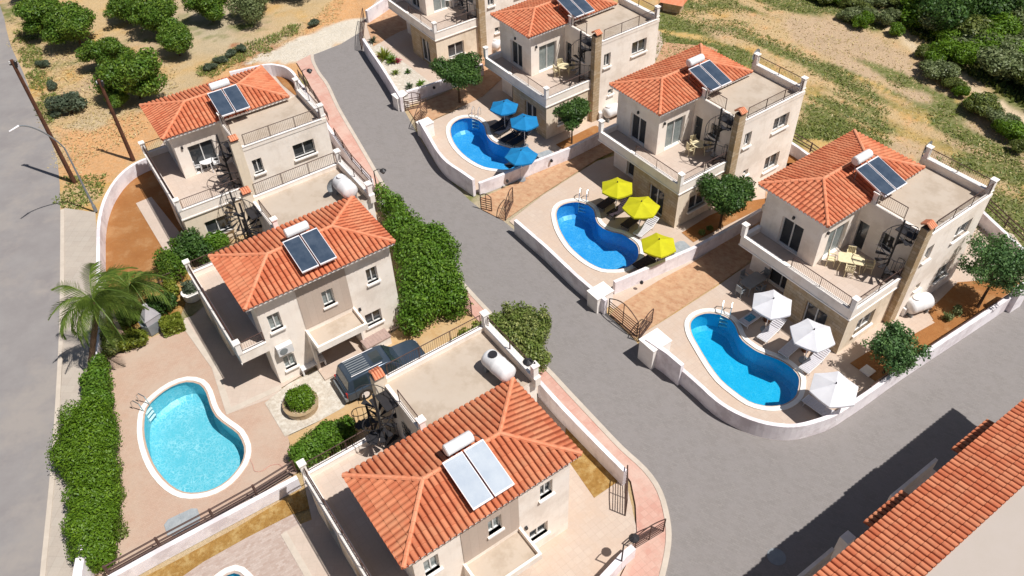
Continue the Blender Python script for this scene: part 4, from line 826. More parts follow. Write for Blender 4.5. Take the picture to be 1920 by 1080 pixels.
# ---- sun loungers
def lounger_proto(mat,frame):
    t=thing('sun_lounger',(0,0,0),0,'x','sun lounger'); f=MB()
    for y in (-.3,.3): f.cyl((0,y,.3),(1.35,y,.3),.022,n=6); f.cyl((1.25,y,.3),(1.95,y,.62),.022,n=6)
    for x in (0,1.95): f.cyl((x,-.3,.3 if x==0 else .62),(x,.3,.3 if x==0 else .62),.022,n=6)
    f.build('frame',MT[frame],t)
    for x in (.18,1.4):
        for y in (-.3,.3): l=MB(); l.cyl((x,y,.3),(x-.04,y,0),.022,n=6); l.build('leg',MT[frame],t)
    s=MB(); 
    for i in range(10): s.box(.03+i*.127,-.29,.30,.03+i*.127+.115,.29,.335)
    s.build('seat',MT[mat],t); b=MB()
    for i in range(6): b.obox((1.36+i*.113,0,.365+i*.052),(.112,.58,.035),0,0)
    b.build('backrest',MT[mat],t); return t
LP={m:lounger_proto(m,f) for m,f in (('lounge_white','white_plastic'),('lounge_dark','black'),('lounge_blue','black'))}; used=set()
def lounger(foot,head,kind,label,group):
    f=foot; a=ang(foot,head); 
    if kind in used: c=copy_tree(LP[kind])
    else: used.add(kind); c=LP[kind]
    c.location=(*f,.03); c.rotation_euler=(0,0,a); c['label']=label; c['group']=group; return c
g='white sun loungers by the turquoise pool'
for f,h,l in (((12.90,-3.26),(14.43,-2.17),'shaded lounger with the blue towel, nearest the pool ladder'),((13.68,-4.53),(15.27,-3.07),'white lounger lying in the sun between the first two white parasols'),((14.57,-5.69),(15.88,-4.58),'lounger in the shade of the middle white parasol'),((15.38,-6.87),(16.92,-5.59),'white lounger in the sun beside the house corner'),((14.95,-8.69),(15.65,-9.59),'lounger turned sideways in front of the curved wall')):
    lounger(f,h,'lounge_white',l,g)
g='dark sun loungers by the deep blue pool'
for f,h,l in (((5.90,7.76),(7.10,8.82),'dark lounger nearest the pool ladder under the first yellow parasol'),((6.48,6.88),(7.70,7.92),'second dark lounger from the ladder, half under the yellow parasols'),((7.27,5.68),(8.47,6.80),'dark lounger below the middle yellow parasol'),((7.50,1.81),(8.84,2.80),'dark lounger by the pool end under the last yellow parasol'),((8.22,1.57),(9.52,2.46),'dark lounger closest to the white side wall')):
    lounger(f,h,'lounge_dark',l,g)
lounger((7.98,4.79),(9.28,6.09),'lounge_white','pale lounger alone in the sun between the yellow parasols',g)
g='navy sun loungers by the blue parasols'
for f,h,l in (((-1.14,17.69),(0.06,18.91),'navy lounger beside the pool ladder'),((-0.87,16.96),(0.45,18.29),'navy lounger, second from the pool ladder'),((-0.49,15.95),(1.06,17.31),'navy lounger behind the pool bend'),((0.13,15.50),(1.52,16.78),'navy lounger closest to the stone wall'),((-0.18,12.75),(1.15,13.68),'navy lounger under the parasol over the pool end'),((0.41,12.26),(1.74,13.12),'navy lounger beside the white side wall')):
    lounger(f,h,'lounge_blue',l,g)
# towel
m=MB(); 
for i in range(6): m.box(.35+i*.1,-.2,.345,.36+i*.1+.1,.2,.352+.004*(i%2))
tag(m.build('towel',M('blue_towel',S(50,130,160),S(110,170,200),sc=8),loc=(*(12.90,-3.26),.03),rz=ang((12.90,-3.26),(14.43,-2.17))),'blue towel lying on the shaded lounger','towel')
# ---- small round tables between loungers
def stool(c,label):
    m=MB(); m.lathe([(.2,0),(.17,.2),(.2,.4),(.22,.42),(.0,.42)],n=14,cap=False); return tag(m.build('side_table',MT['wood'],loc=(*c,.03)),label,'side table','round wicker side tables')
stool((14.46,-2.81),'round brown side table between the first two white loungers'); stool((15.99,-5.22),'round brown side table by the lounger at the house corner'); stool((16.06,-8.89),'round brown side table in front of the curved wall')
# ---- tables and chairs
def table_proto(mat,L=1.5,W=.85,round_=False,h=.73):
    t=thing('garden_table',(0,0,0),0,'x','table'); m=MB()
    if round_: m.lathe([(0,h-.03),(L/2,h-.03),(L/2,h),(0,h)],n=20,cap=False)
    else: m.prism([(x*L/2,y*W/2) for x,y in ((-1,-.8),(-.85,-1),(.85,-1),(1,-.8),(1,.8),(.85,1),(-.85,1),(-1,.8))],h-.035,h)
    m.build('tabletop',MT[mat],t); k=.3 if round_ else .38
    for x in (-1,1):
        for y in (-1,1): l=MB(); l.cyl((x*L*.36,y*(L if round_ else W)*.36,h-.03),(x*L*.42,y*(L if round_ else W)*.42,0),.03,n=6); l.build('leg',MT[mat],t)
    return t
def chair_proto(mat):
    t=thing('garden_chair',(0,0,0),0,'x','chair'); s=MB(); s.box(-.22,-.22,.42,.22,.22,.46); s.build('seat',MT[mat],t)
    b=MB()
    for i in range(5): b.box(-.2+i*.088,.2,.46,-.2+i*.088+.06,.23,.88)
    b.box(-.22,.195,.86,.22,.235,.92); b.build('backrest',MT[mat],t)
    for x in (-.19,.19):
        for y in (-.19,.19): l=MB(); l.cyl((x,y,.42),(x*1.1,y*1.1,0),.02,n=5); l.build('leg',MT[mat],t)
        a=MB(); a.box(x*1.1-.025,-.22,.64,x*1.1+.025,.22,.67); a.cyl((x*1.1,-.18,.44),(x*1.1,-.18,.64),.018,n=5); a.build('armrest',MT[mat],t)
    return t
TP={};CP={}
def dining(c,z,rz,mat,label,n=4,round_=False,L=1.5,chairs='chairs'):
    key=(mat,round_,L)
    if key in TP: t=copy_tree(TP[key])
    else: t=TP[key]=table_proto(mat,L,round_=round_)
    t.location=(*c,z); t.rotation_euler=(0,0,rz); t['label']=label; t['group']='garden tables'
    pos=[(0,.62,0),(0,-.62,PI),(1.0,0,-PI/2),(-1.0,0,PI/2),(.5,.62,0),(-.5,-.62,PI)] if not round_ else [(math.cos(a)*(L/2+.12),math.sin(a)*(L/2+.12),a-PI/2) for a in (.3,1.9,3.4,5.1)]
    names=['on the far side of','on the near side of','at the right end of','at the left end of','second on the far side of','second on the near side of'] if not round_ else ['to the right of','behind','to the left of','in front of']
    for (x,y,a),nm in list(zip(pos,names))[:n]:
        if mat in CP: k=copy_tree(CP[mat])
        else: k=CP[mat]=chair_proto(mat)
        X_=c[0]+math.cos(rz)*x-math.sin(rz)*y; Y_=c[1]+math.sin(rz)*x+math.cos(rz)*y
        k.location=(X_,Y_,z); k.rotation_euler=(0,0,rz+a); k['label']='chair '+nm+' the '+chairs; k['group']='garden chairs'
dining((18.66,-1.95),3.11,-.35,'cream_plastic','cream plastic table on the upper terrace of the turquoise pool villa',4,False,1.4,'cream table above the turquoise pool')
dining((12.45,9.56),3.11,0,'cream_plastic','small round cream table on the upper terrace of the yellow parasol villa',3,True,.9,'round cream table above the yellow parasols')
dining((4.41,20.29),3.11,0,'cream_plastic','small round cream table on the upper terrace of the blue parasol villa',3,True,.9,'round cream table above the blue parasols')
dining((-19.90,10.03),3.11,0,'white_plastic','small round white table on the upper terrace of the topmost left villa',3,True,.9,'white table on the topmost left terrace')
dining((14.19,-0.20),.03,.6,'galv','grey dining table in the shade near the white parasol',4,False,1.5,'grey dining table')
dining((-4.50,32.44),3.11,0,'white_plastic','small round table on the terrace of the uppermost villa',2,True,.9,'table on the uppermost terrace')
# ---- pool covers / hatches
def cover(c,sz,rz,label,mat='galv'):
    m=MB(); a,b=sz[0]/2,sz[1]/2; P=[(a*.75,-b),(a,-b*.6),(a,b*.7),(a*.7,b),(-a*.7,b),(-a,b*.6),(-a,-b*.7),(-a*.7,-b)]; m.prism(P,.03,.08); m.prism([(p[0]*.96,p[1]*.95) for p in P],.08,.10); m.box(-.015,-b,.10,.015,b,.112)
    return tag(m.build('hatch_cover',M('grey_cover_'+str(len(label)),S(176,180,182),S(156,162,166),sc=4,bump=.3,bsc=10),loc=(*c,0),rz=rz),label,'cover','grey pump hatch covers')
cover((-16.37,-14.27),(1.6,1.0),.5,'grey folded cover lying beside the brown rails'); cover((10.49,3.60),(1.5,1.1),.5,'grey cover under the last yellow parasol'); cover((2.49,14.29),(1.6,.8),.5,'long grey cover beside the white wall of the blue parasol terrace')

m=MB(); m.box(-.3,-.3,0,.3,.3,.1); tag(m.build('drain_box',MT['trim'],loc=(*(18.91,-6.88),.04),rz=.6),'small square drain in the soil bed by the front tree','drain')
# ---- storage chests and benches
def chest(c,rz,label):
    t=thing('storage_chest',(*c,.05),rz,label,'chest'); m=MB(); m.box(-.75,-.35,0,.75,.35,.6); m.build('box',MT['trim'],t); l=MB(); l.box(-.79,-.39,.6,.79,.39,.66)
    for i in range(8): l.box(-.75+i*.19,-.37,.66,-.75+i*.19+.15,.37,.675)
    l.build('lid',M('mauve_slats',S(190,164,152),S(170,146,138),sc=5),t)
chest((-7.99,-3.55),.62,'chest with a mauve slatted lid against the back wall near the climbing shrub')
def bench(c,rz,label):
    t=thing('garden_bench',(*c,.1),rz,label,'bench'); m=MB()
    for i in range(4): m.box(-.7,-.25+i*.125,.42,.7,-.25+i*.125+.1,.46)
    m.build('seat',MT['white_plastic'],t); b=MB()
    for i in range(4): b.box(-.7,.25,.5+i*.11,.7,.28,.5+i*.11+.08)
    b.build('backrest',MT['white_plastic'],t)
    for x in (-.65,.65): l=MB(); l.box(x-.04,-.25,0,x+.04,.27,.42); l.build('leg',MT['white_plastic'],t)
bench((-11.41,-5.02),.55,'white bench beside the porch of the middle left villa')
# ---- barbecue, planters, round stone planter
bq=thing('barbecue',(*(-21.33,-1.41),.03),-.1-2.2,'grey masonry barbecue with a pointed hood in the planted corner','barbecue')
m=MB(); m.prism([(-.55,-.45),(.55,-.45),(.65,0),(.45,.4),(-.45,.4),(-.65,0)],0,.75); m.build('base',MT['galv'],bq)
m=MB(); m.prism([(-.45,.38),(-.45,-.1),(.45,-.1),(.45,.38)],.75,1.15); hd=m.build('firebox',M('grey_render',S(190,186,190),S(176,172,178)),bq)
m=MB(); m.hexa([(-.5,-.15,1.15),(.5,-.15,1.15),(.5,.42,1.15),(-.5,.42,1.15),(-.12,.1,1.9),(.12,.1,1.9),(.12,.32,1.9),(-.12,.32,1.9)]); m.box(-.12,.1,1.9,.12,.32,2.15); m.build('hood',M('grey_render_hood',S(206,202,206),S(190,186,192)),bq)
m=MB(); m.box(-.3,-.14,.82,.3,-.105,1.08); m.build('fire_opening',MT['black'],bq)
def planter(c,r,h,label,mat='stone'):
    m=MB(); m.lathe([(0,0),(r*.95,0),(r,h*.9),(r*1.04,h),(r*.85,h),(r*.82,h-.08),(0,h-.08)],n=22,cap=False); return tag(m.build('stone_planter',MT[mat],loc=(*c,.05)),label,'planter','round planters')
planter((-11.66,-7.71),.92,.45,'round stone planter ring on the pale gravel near the dark car')
planter((-19.72,1.11),.55,.5,'round stone pot with a grey plant beside the long balcony','trim')
# ---- poles and lamps
def timber_pole(a,h,label,lean=(0,0)):
    t=thing('utility_pole',(*a,0),0,label,'pole','timber utility poles'); m=MB(); m.cyl((0,0,-.2),(lean[0],lean[1],h),.16,.11,10); m.build('pole',MT['pole'],t)
    k=MB(); k.cyl((lean[0]+.1,lean[1],h-.5),(lean[0]+.18,lean[1],h-.1),.1,.1,10); k.box(lean[0]-.25,lean[1]-.05,h-.35,lean[0]+.25,lean[1]+.05,h-.28); k.build('bracket',MT['black'],t)
    for q in (-.2,.2): i=MB(); i.lathe([(.03,0),(.05,.05),(.03,.1),(.045,.16),(0,.2)],c=(lean[0]+q,lean[1]),n=8,cap=False); i.v=[(x,y,z+h-.28) for x,y,z in i.v]; i.build('insulator',MT['white_plastic'],t)
timber_pole((-31.36,13.53),9.7,'tall leaning brown timber pole at the edge of the left road',(-.12,.05)); timber_pole((-27.88,16.02),6.7,'shorter timber pole beside the white curved wall')
t=thing('street_lamp',(*(-28.59,9.95),.1),0,'thin pale street lamp with a long curved arm over the left road','street lamp'); b0=Vector((-28.59,9.95)); tip=Vector((-29.69,7.79))-b0
m=MB(); m.lathe([(.12,0),(.11,.5),(.075,.6),(.05,5.2)],n=10); u=Vector((tip.x,tip.y,0)); L=u.length; u/=L
top=[Vector((0,0,5.2))]+[u*(L*s)+Vector((0,0,5.2+3.0*math.sin(s*PI/2)**.8)) for s in [i/12 for i in range(1,11)]]; m.tube(top,.045,8); m.build('pole',MT['galv'],t)
m=MB(); e=top[-1]; m.cyl(e,e+u*.7+Vector((0,0,.02)),.07,.045,8); m.build('lamp_head',MT['alu'],t)
def lantern(c,h,arm,label,z=0):
    t=thing('street_lantern',(*c,z),0,label,'lamp','black wall lanterns on posts'); m=MB(); m.cyl((0,0,0),(0,0,h),.045,.035,8); m.tube([(0,0,h),(arm[0]*.5,arm[1]*.5,h+.12),(arm[0],arm[1],h+.05)],.025,6); m.build('post',MT['black'],t)
    l=MB(); l.lathe([(.05,h+.1),(.2,h-.02),(.24,h-.06),(.2,h-.1),(.09,h-.28)],c=arm,n=10); l.build('lamp_head',MT['black'],t)
lantern((-15.73,22.70),3.0,(.55,.1),'black lantern post at the back corner of the topmost left villa')
lantern((-9.12,10.18),1.3,(.6,.1),'black lantern on the wall beside the big climbing shrub',1.0)
lantern((4.15,-17.61),2.2,(.5,.35),'black lantern post at the bottom of the pink pavement',.1)
lantern((28.77,-2.70),1.2,(-.4,-.3),'lantern at the right edge of the frame on the corner wall',1.0)
lantern((0.69,-11.56),.9,(-.3,.1),'black lantern at the corner of the nearest roof terrace',6.6)
for p,l in (((-3.92,23.08),'first'),((-5.76,23.40),'second')): pass
def bulkhead(p,z,label):
    m=MB(); m.lathe([(0,0),(.1,0),(.12,.1),(.06,.2),(0,.22)],n=8,cap=False); tag(m.build('wall_light',MT['black'],loc=(*p,z)),label,'wall light','small black wall lights')
bulkhead((-5.72,23.31),.6,'small black wall light on the white wall behind the round tree'); bulkhead((-0.18,10.61),.6,'small black wall light on the left part of the blue parasol side wall'); bulkhead((3.01,12.75),.6,'small black wall light on the right part of the blue parasol side wall'); bulkhead((7.59,0.08),.6,'small black wall light on the white wall by the terracotta driveway')
# ---- dark estate car
cr=(-9.48,-7.00);cf=(-5.44,-4.57); ca_=ang(cr,cf); cc=mid(cr,cf)
car=thing('parked_car',(*cc,.05),ca_,'dark blue grey off road estate car parked behind the middle left villa','car')
hl=2.42;hwid=.92
def loft(secs,n_=None):
    m=MB(); R=[]
    for x,pts in secs: R.append([m.a((x,y,z)) for y,z in pts])
    for A,B in zip(R,R[1:]):
        for k in range(len(A)-1): m.f.append([A[k],A[k+1],B[k+1],B[k]])
    m.f.append(R[0][::-1]); m.f.append(R[-1]); return m
def bev(o):
    m=o.modifiers.new('b','BEVEL'); m.width=.06; m.segments=3; m.limit_method='ANGLE'; m.angle_limit=.35; m.harden_normals=True; return o
def sec(w,zb,zt,tuck=.06,r=.1): return [(-w,zb),(-w-.0,zb+.3),(-w,zt-r),(-w+r,zt),(0,zt+.02),(w-r,zt),(w,zt-r),(w,zb+.3),(w,zb)]
paint=M('dark_slate_paint',S(74,88,104,.8),S(66,80,96,.8),rough=.2,metal=.3,spec=.5); cg=M('car_window',(.02,.03,.035),(.03,.045,.05),rough=.05,spec=.7)
b=loft([(-hl,sec(.8,.42,.88)),(-hl+.08,sec(.88,.38,.98)),(-1.6,sec(.92,.38,1.02)),(.2,sec(.92,.38,1.02)),(1.0,sec(.92,.38,1.03)),(2.0,sec(.9,.38,.97)),(2.3,sec(.84,.4,.88)),(hl,sec(.76,.45,.8))]); bev(b.build('body',paint,car,smooth=True))
def cs(w,z,w2,z2): return [(-w,z),(-w2,z2),(0,z2+.025),(w2,z2),(w,z)]
b=loft([(-2.3,cs(.84,1.0,.8,1.02)),(-2.12,cs(.86,1.0,.72,1.68)),(-1.9,cs(.87,1.0,.72,1.76)),(0.1,cs(.87,1.0,.72,1.78)),(.35,cs(.86,1.0,.72,1.73)),(1.05,cs(.82,1.0,.76,1.06))]); gh=bev(b.build('cabin',paint,car,smooth=True))
def cpane(P,name,par=None):
    m=MB(); m.face(P); return m.build(name,cg,par or gh,recalc=False)
for s in (-1,1):
    for x0,x1,x0t,x1t in ((-1.95,-1.1,-1.88,-1.12),(-1.0,-.15,-1.0,-.18),(-.05,.72,-.07,.28)):
        cpane([(x0,s*.868,1.06),(x1,s*(.862 if x1<.5 else .835),1.06),(x1t,s*.752,1.64),(x0t,s*.752,1.64)],'side_window')
    r=MB(); r.cyl((-1.9,s*.6,1.84),(-.1,s*.6,1.85),.02,n=6); r.build('roof_rail',MT['alu'],car)
    mr=MB(); mr.box(.55,s*.95-.1,1.02,.72,s*.95+.1,1.18); mr.build('mirror',paint,car)
    h=MB(); h.box(hl-.12,s*.62-.16,.62,hl-.01+.02,s*.62+.16,.76); h.build('headlight',MT['alu'],car)
    h=MB(); h.box(-hl-.01,s*.76-.07,.62,-hl+.08,s*.76+.07,.95); h.build('tail_light',M('red_lens',(.35,.02,.02),rough=.3),car)
    for x in (-1.45,1.45):
        w_=MB(); w_.cyl((x,s*.93,.38),(x,s*.70,.38),.38,n=22); wh=w_.build('wheel',MT['black'],car); k=MB(); k.cyl((x,s*.935,.38),(x,s*.92,.38),.23,n=16); k.build('rim',MT['alu'],wh)
cpane([(.40,-.68,1.735),(.40,.68,1.735),(1.0,.74,1.09),(1.0,-.74,1.09)],'windscreen'); cpane([(-2.135,-.66,1.63),(-2.135,.66,1.63),(-2.285,.74,1.1),(-2.285,-.74,1.1)],'rear_window')
m=MB(); m.face([(-.5,-.4,1.812),(.05,-.4,1.813),(.05,.4,1.813),(-.5,.4,1.812)]); m.build('sunroof',cg,gh,recalc=False)
rb=MB()
for i in range(7): rb.box(-1.85,-.5+i*.165,1.795,-.75,-.5+i*.165+.05,1.83)
rb.build('roof_rib',MT['galv'],gh); bp=MB(); bp.box(hl-.05,-.8,.38,hl+.1,.8,.6); bp.box(-hl-.12,-.82,.36,-hl+.05,.82,.6); bp.build('bumper',MT['galv'],car)
sp=MB(); sp.box(hl-.02,-.45,.62,hl+.03,.45,.8); sp.build('grille',MT['black'],car)
# ================================================================ PLANTS
def leaves_mesh(lobes,n,size,seed,flat=.6,inner=.45):
    """many small leaf quads through the volume of several lobes"""
    r=np.random.default_rng(seed); lob=np.array(lobes,float); vol=lob[:,3]*lob[:,4]*lob[:,5]; ii=r.choice(len(lob),n,p=vol/vol.sum()); L=lob[ii]
    d=r.normal(size=(n,3)); d/=np.linalg.norm(d,axis=1)[:,None]; rad=inner+(1-inner)*r.random(n)**.45
    rad*=1+.10*r.normal(size=n)
    p=L[:,:3]+d*L[:,3:6]*rad[:,None]
    nn=d+r.normal(size=(n,3))*flat; nn/=np.linalg.norm(nn,axis=1)[:,None]
    t=np.cross(nn,r.normal(size=(n,3))); t/=np.linalg.norm(t,axis=1)[:,None]; b=np.cross(nn,t)
    s=size*(.6+.8*r.random(n))[:,None]; t*=s;b*=s*.55
    V=np.stack([p-t,p+b*.9+nn*s*.15,p+t,p-b*.9+nn*s*.15],1).reshape(-1,3); return V
def leaf_obj(name,V,mat,par=None):
    n=len(V)//4; me=bpy.data.meshes.new(name); me.vertices.add(len(V)); me.vertices.foreach_set('co',V.astype(np.float32).ravel()); me.loops.add(4*n); me.loops.foreach_set('vertex_index',np.arange(4*n,dtype=np.int32))
    me.polygons.add(n); me.polygons.foreach_set('loop_start',np.arange(0,4*n,4,dtype=np.int32)); me.polygons.foreach_set('loop_total',np.full(n,4,dtype=np.int32)); me.update(calc_edges=True); me.materials.append(mat)
    o=bpy.data.objects.new(name,me); C.objects.link(o); 
    if par: o.parent=par
    return o
def lobes_ball(R,h,n,seed,r0=.45,squash=.8,zc=None):
    r=random.Random(seed); out=[(0,0,zc or h*.5,R*.66,R*.66,h*.38)]
    for i in range(n):
        a=r.uniform(0,2*PI); e=r.uniform(-.5,1); q=R*r.uniform(.4,.92); rr=R*r.uniform(r0*.5,r0*1.3); z=(zc or h*.5)+math.sin(e)*h*.36
        out.append((q*math.cos(a)*math.cos(e*.8),q*math.sin(a)*math.cos(e*.8),z,rr,rr,rr*squash))
    return out
def tree_proto(name,R,h,trunk,mat,seed,nl=9000,size=.12,cat='tree',nlob=9,r0=.45,tr=.12,squash=.8,lean=(0,0),inner=.45):
    t=thing(name,(0,0,0),0,'x',cat); m=MB(); r=random.Random(seed)
    zc=trunk+h*.5; p=Vector((lean[0]*.0,0,0)); pts=[Vector((0,0,-.1)),Vector((lean[0]*.3,lean[1]*.3,trunk*.5)),Vector((lean[0],lean[1],trunk+h*.15))]
    for i in range(2): m.cyl(pts[i],pts[i+1],tr*(1-.25*i),tr*(.75-.2*i),8)
    for i in range(7):
        a=2*PI*i/7+r.uniform(-.3,.3); e=pts[2]+Vector((R*.7*math.cos(a),R*.7*math.sin(a),h*r.uniform(.2,.6))); k=pts[2].lerp(e,.5)+Vector((0,0,-.1*h*.3)); m.cyl(pts[2]-Vector((0,0,.2)),k,tr*.45,tr*.3,6); m.cyl(k,e,tr*.3,tr*.08,5)
    m.build('trunk',MT['bark'],t)
    lb=lobes_ball(R,h,nlob,seed,r0,squash); lb=[(a+lean[0],b+lean[1],c+trunk,d,e,f) for a,b,c,d,e,f in lb]
    leaf_obj('crown',leaves_mesh(lb,nl,size,seed,inner=inner),MT[mat],t); return t
def place(proto,first,loc,rz,sc,label,group):
    o=proto if first else copy_tree(proto); o.location=(*loc,0); o.rotation_euler=(0,0,rz); o.scale=sc if isinstance(sc,tuple) else (sc,)*3; o['label']=label; o['group']=group; return o
# orchard
OP=[tree_proto('citrus_tree',2.1,3.1,.25,'citrus',s,14000,.10,nlob=20,r0=.34) for s in (3,8,15)]
ow=(-49.64,44.46)
orch=[(100,50,1.1,'citrus tree nearest the left road at the top'),(150,78,1.15,'second citrus tree from the left road, in front of the road side one'),(243,42,.95,'citrus tree behind the gap of pale soil'),(300,68,1.1,'broad citrus tree in the middle of the orchard'),(337,105,.85,'citrus tree standing alone towards the gravel'),(210,128,.95,'citrus tree left of the big one by the timber pole'),(262,188,1.25,'biggest citrus tree, beside the dirt track'),(400,40,.95,'citrus tree cut by the top edge, left of the olive'),(80,-10,1.2,'citrus tree cut off in the top left corner'),(180,-20,1.1,'citrus tree cut off at the top edge beyond the second one'),(320,-15,1.1,'citrus tree cut off at the top edge, farther right'),(232,205,.5,'small citrus shoot at the foot of the biggest tree')]
fs=set()
import zlib
ORP={0:(-41.62,36.99),1:(-38.17,34.46),2:(-35.01,38.50),3:(-31.26,35.66),4:(-28.54,31.79),5:(-33.78,29.92),6:(-29.96,24.95),7:(-27.07,38.20),8:(-45.82,45.40),9:(-40.72,46.12),10:(-32.83,44.75),11:(-31.11,23.59)}
for i,(x,y,s,l) in enumerate(orch):
    k=i%3; place(OP[k],k not in fs,ORP[i],i*1.3,(s,s,s*.92),l,'citrus trees in the orchard'); fs.add(k)
ol=tree_proto('olive_tree',2.1,2.6,.3,'olive',21,9500,.10,nlob=12); place(ol,True,(-23.12,38.49),0,1.0,'grey green olive tree at the top edge beside the orchard','olive trees'); place(ol,False,(-19.71,42.32),2,.9,'grey green olive tree partly cut by the top edge','olive trees')
bs=tree_proto('scrub_bush',1.05,1.5,.0,'grey_leaf',31,3500,.10,cat='bush',nlob=8); place(bs,True,(-35.09,23.11),0,(1.25,1.1,1.1),'lone grey green bush between the two timber poles','grey scrub bushes')
# street trees on the right
a=tree_proto('clipped_tree',1.75,1.9,1.75,'ficus',41,14000,.08,nlob=20,r0=.30,tr=.09,squash=.75); place(a,True,(-3.69,21.98),.3,(1.22,1.22,1.05),'round clipped tree on the driveway edge left of the blue parasols','round clipped trees')
a2=tree_proto('clipped_tree',1.15,2.0,1.35,'ficus',43,9500,.075,nlob=16,r0=.33,tr=.07); place(a2,True,(4.70,15.68),0,1.12,'smaller round tree in front of the blue parasol villa corner','round clipped trees')
place(a,False,(13.49,5.49),2.2,(1.15,1.15,1.0),'round clipped tree beside the yellow parasol villa','round clipped trees')
b1=tree_proto('acacia_tree',2.1,3.5,1.4,'acacia',51,11000,.08,nlob=26,r0=.24,tr=.11,lean=(.25,.2),inner=.15); place(b1,True,(26.79,-2.51),0,1.0,'tall feathery tree at the back of the turquoise pool plot','feathery trees')
b2=tree_proto('acacia_tree',1.75,2.3,.9,'acacia',53,8000,.08,nlob=24,r0=.24,tr=.09,inner=.15); place(b2,True,(19.72,-7.04),0,1.0,'smaller feathery tree by the drain in front of the turquoise pool villa','feathery trees')
# climbing shrub mass and hedges: lobes placed along the ground
def mass(name,spots,mat,n,size,label,cat,group=None,seed=1,stem=None,inner=.35,flat=.6):
    cx=sum(s[0][0] for s in spots)/len(spots);cy=sum(s[0][1] for s in spots)/len(spots); t=thing(name,(cx,cy,0),0,label,cat,group)
    lb=[]
    r=random.Random(seed)
    for (p,rr,h) in spots:
        x,y=p[0]-cx,p[1]-cy; lb.append((x,y,h*.5,rr,rr,h*.5))
        for k in range(5):
            a=r.uniform(0,2*PI); lb.append((x+rr*.6*math.cos(a),y+rr*.6*math.sin(a),h*r.uniform(.45,.85),rr*.5,rr*.5,h*.28))
    leaf_obj('foliage',leaves_mesh(lb,n,size,seed,flat=flat,inner=inner),MT[mat],t)
    m=MB()
    for (p,rr,h) in spots: x,y=p[0]-cx,p[1]-cy; m.cyl((x,y,0),(x+r.uniform(-.2,.2),y+r.uniform(-.2,.2),h*.7),.07,.03,6)
    m.build('stem',MT['bark'],t); return t
mass('climbing_shrub',[((-7.81,7.32),.8,2.6),((-6.75,4.59),1.3,3.0),((-5.80,2.78),1.5,3.3),((-4.70,1.99),1.4,3.2),((-5.35,0.16),1.6,3.2),((-4.22,0.09),1.2,3.0),((-5.58,-1.60),1.3,2.6),((-3.70,-1.27),1.0,2.0),((-6.00,-2.63),.8,2.0),((-8.58,8.95),.55,2.2)],'bougain',48000,.095,'huge bright green climbing shrub between the middle left villa and the street','shrub',seed=5)
mass('oleander',[((-0.62,-4.17),1.2,2.2),((0.46,-3.62),1.1,2.3),((0.41,-5.01),1.0,2.0),((0.97,-5.63),.8,1.6),((-1.21,-3.12),.8,1.6),((-1.67,-3.91),.9,1.5),((0.89,-4.25),.8,2.3),((1.29,-3.67),.6,2.4),((-0.12,-2.85),.7,2.2)],'oleander',22000,.085,'yellow green oleander behind the white pillar of the nearest roof terrace','shrub',seed=6)
mass('oleander',[((-3.27,-4.53),.7,1.3),((-2.58,-4.06),.7,1.4),((-2.13,-3.47),.6,1.2)],'yellowg',5000,.11,'smaller yellow green shrub at the end of the ochre drive','shrub',seed=7)
mass('hedge',[((-21.96,-10.33),1.55,2.3),((-22.22,-9.24),1.35,2.2),((-21.39,-11.52),1.25,2.1),((-22.22,-11.11),.9,2.0)],'hedge',34000,.062,'rounded upper block of the bright green hedge along the left pavement','hedge','clipped hedges beside the left road',seed=8,inner=.72,flat=.45)
mass('hedge',[((-20.74,-12.33),1.05,2.0),((-20.44,-13.52),1.15,2.0),((-20.11,-14.66),1.15,2.0),((-19.89,-15.61),1.05,1.8),((-19.44,-16.18),.7,1.4)],'hedge',38000,.062,'long lower block of the bright green hedge next to the aqua pool terrace','hedge','clipped hedges beside the left road',seed=9,inner=.72,flat=.45)
mass('hedge',[((-22.89,-6.00),.75,1.8),((-22.46,-7.29),.8,1.8),((-23.22,-4.77),.5,1.5),((-22.05,-8.11),.6,1.6)],'bougain',15000,.075,'narrow green hedge below the palm trunk','hedge','clipped hedges beside the left road',seed=10)
for i,(p,l) in enumerate((((-20.46,-11.10),'top'),((-19.86,-12.66),'middle'),((-19.17,-14.70),'bottom'))):
    mass('trailing_shoot',[(p,.45,.7),((p[0]+.15,p[1]-.25),.3,.5)],'oleander',260,.08,{'top':'loose shoots reaching from the hedge towards the ladder','middle':'loose shoots sticking out of the hedge beside the middle of the pool','bottom':'loose shoots at the lower end of the hedge near the grey cover'}[l],'shoots','loose hedge shoots',seed=60+i)
mass('round_shrub',[((-11.62,-7.61),.72,1.25)],'hedge',9000,.06,'round green shrub growing in the stone planter','shrub',seed=11)
mass('hedge',[((-10.91,-11.19),.7,1.3),((-10.31,-10.65),.8,1.5),((-9.69,-10.20),.8,1.5),((-9.10,-9.80),.65,1.3)],'bougain',20000,.075,'dark green hedge under the balcony rail of the nearest villa','hedge',seed=12)
m=MB(); 
bx=thing('clipped_box_hedge',(*(-20.16,-1.52),0),.45,'small square clipped yellow green hedge beside the barbecue','hedge'); r_=np.random.default_rng(5); nq=3800; P_=r_.uniform(-1,1,(nq,3)); ax=r_.integers(0,3,nq); P_[np.arange(nq),ax]=np.sign(P_[np.arange(nq),ax])*r_.uniform(.9,1.03,nq); P_*=np.array([.55,.45,.4]); P_[:,2]+=.42
t_=r_.normal(size=(nq,3))*.05; b_=r_.normal(size=(nq,3))*.05; leaf_obj('foliage',np.stack([P_-t_,P_+b_,P_+t_,P_-b_],1).reshape(-1,3),MT['yellowg'],bx)
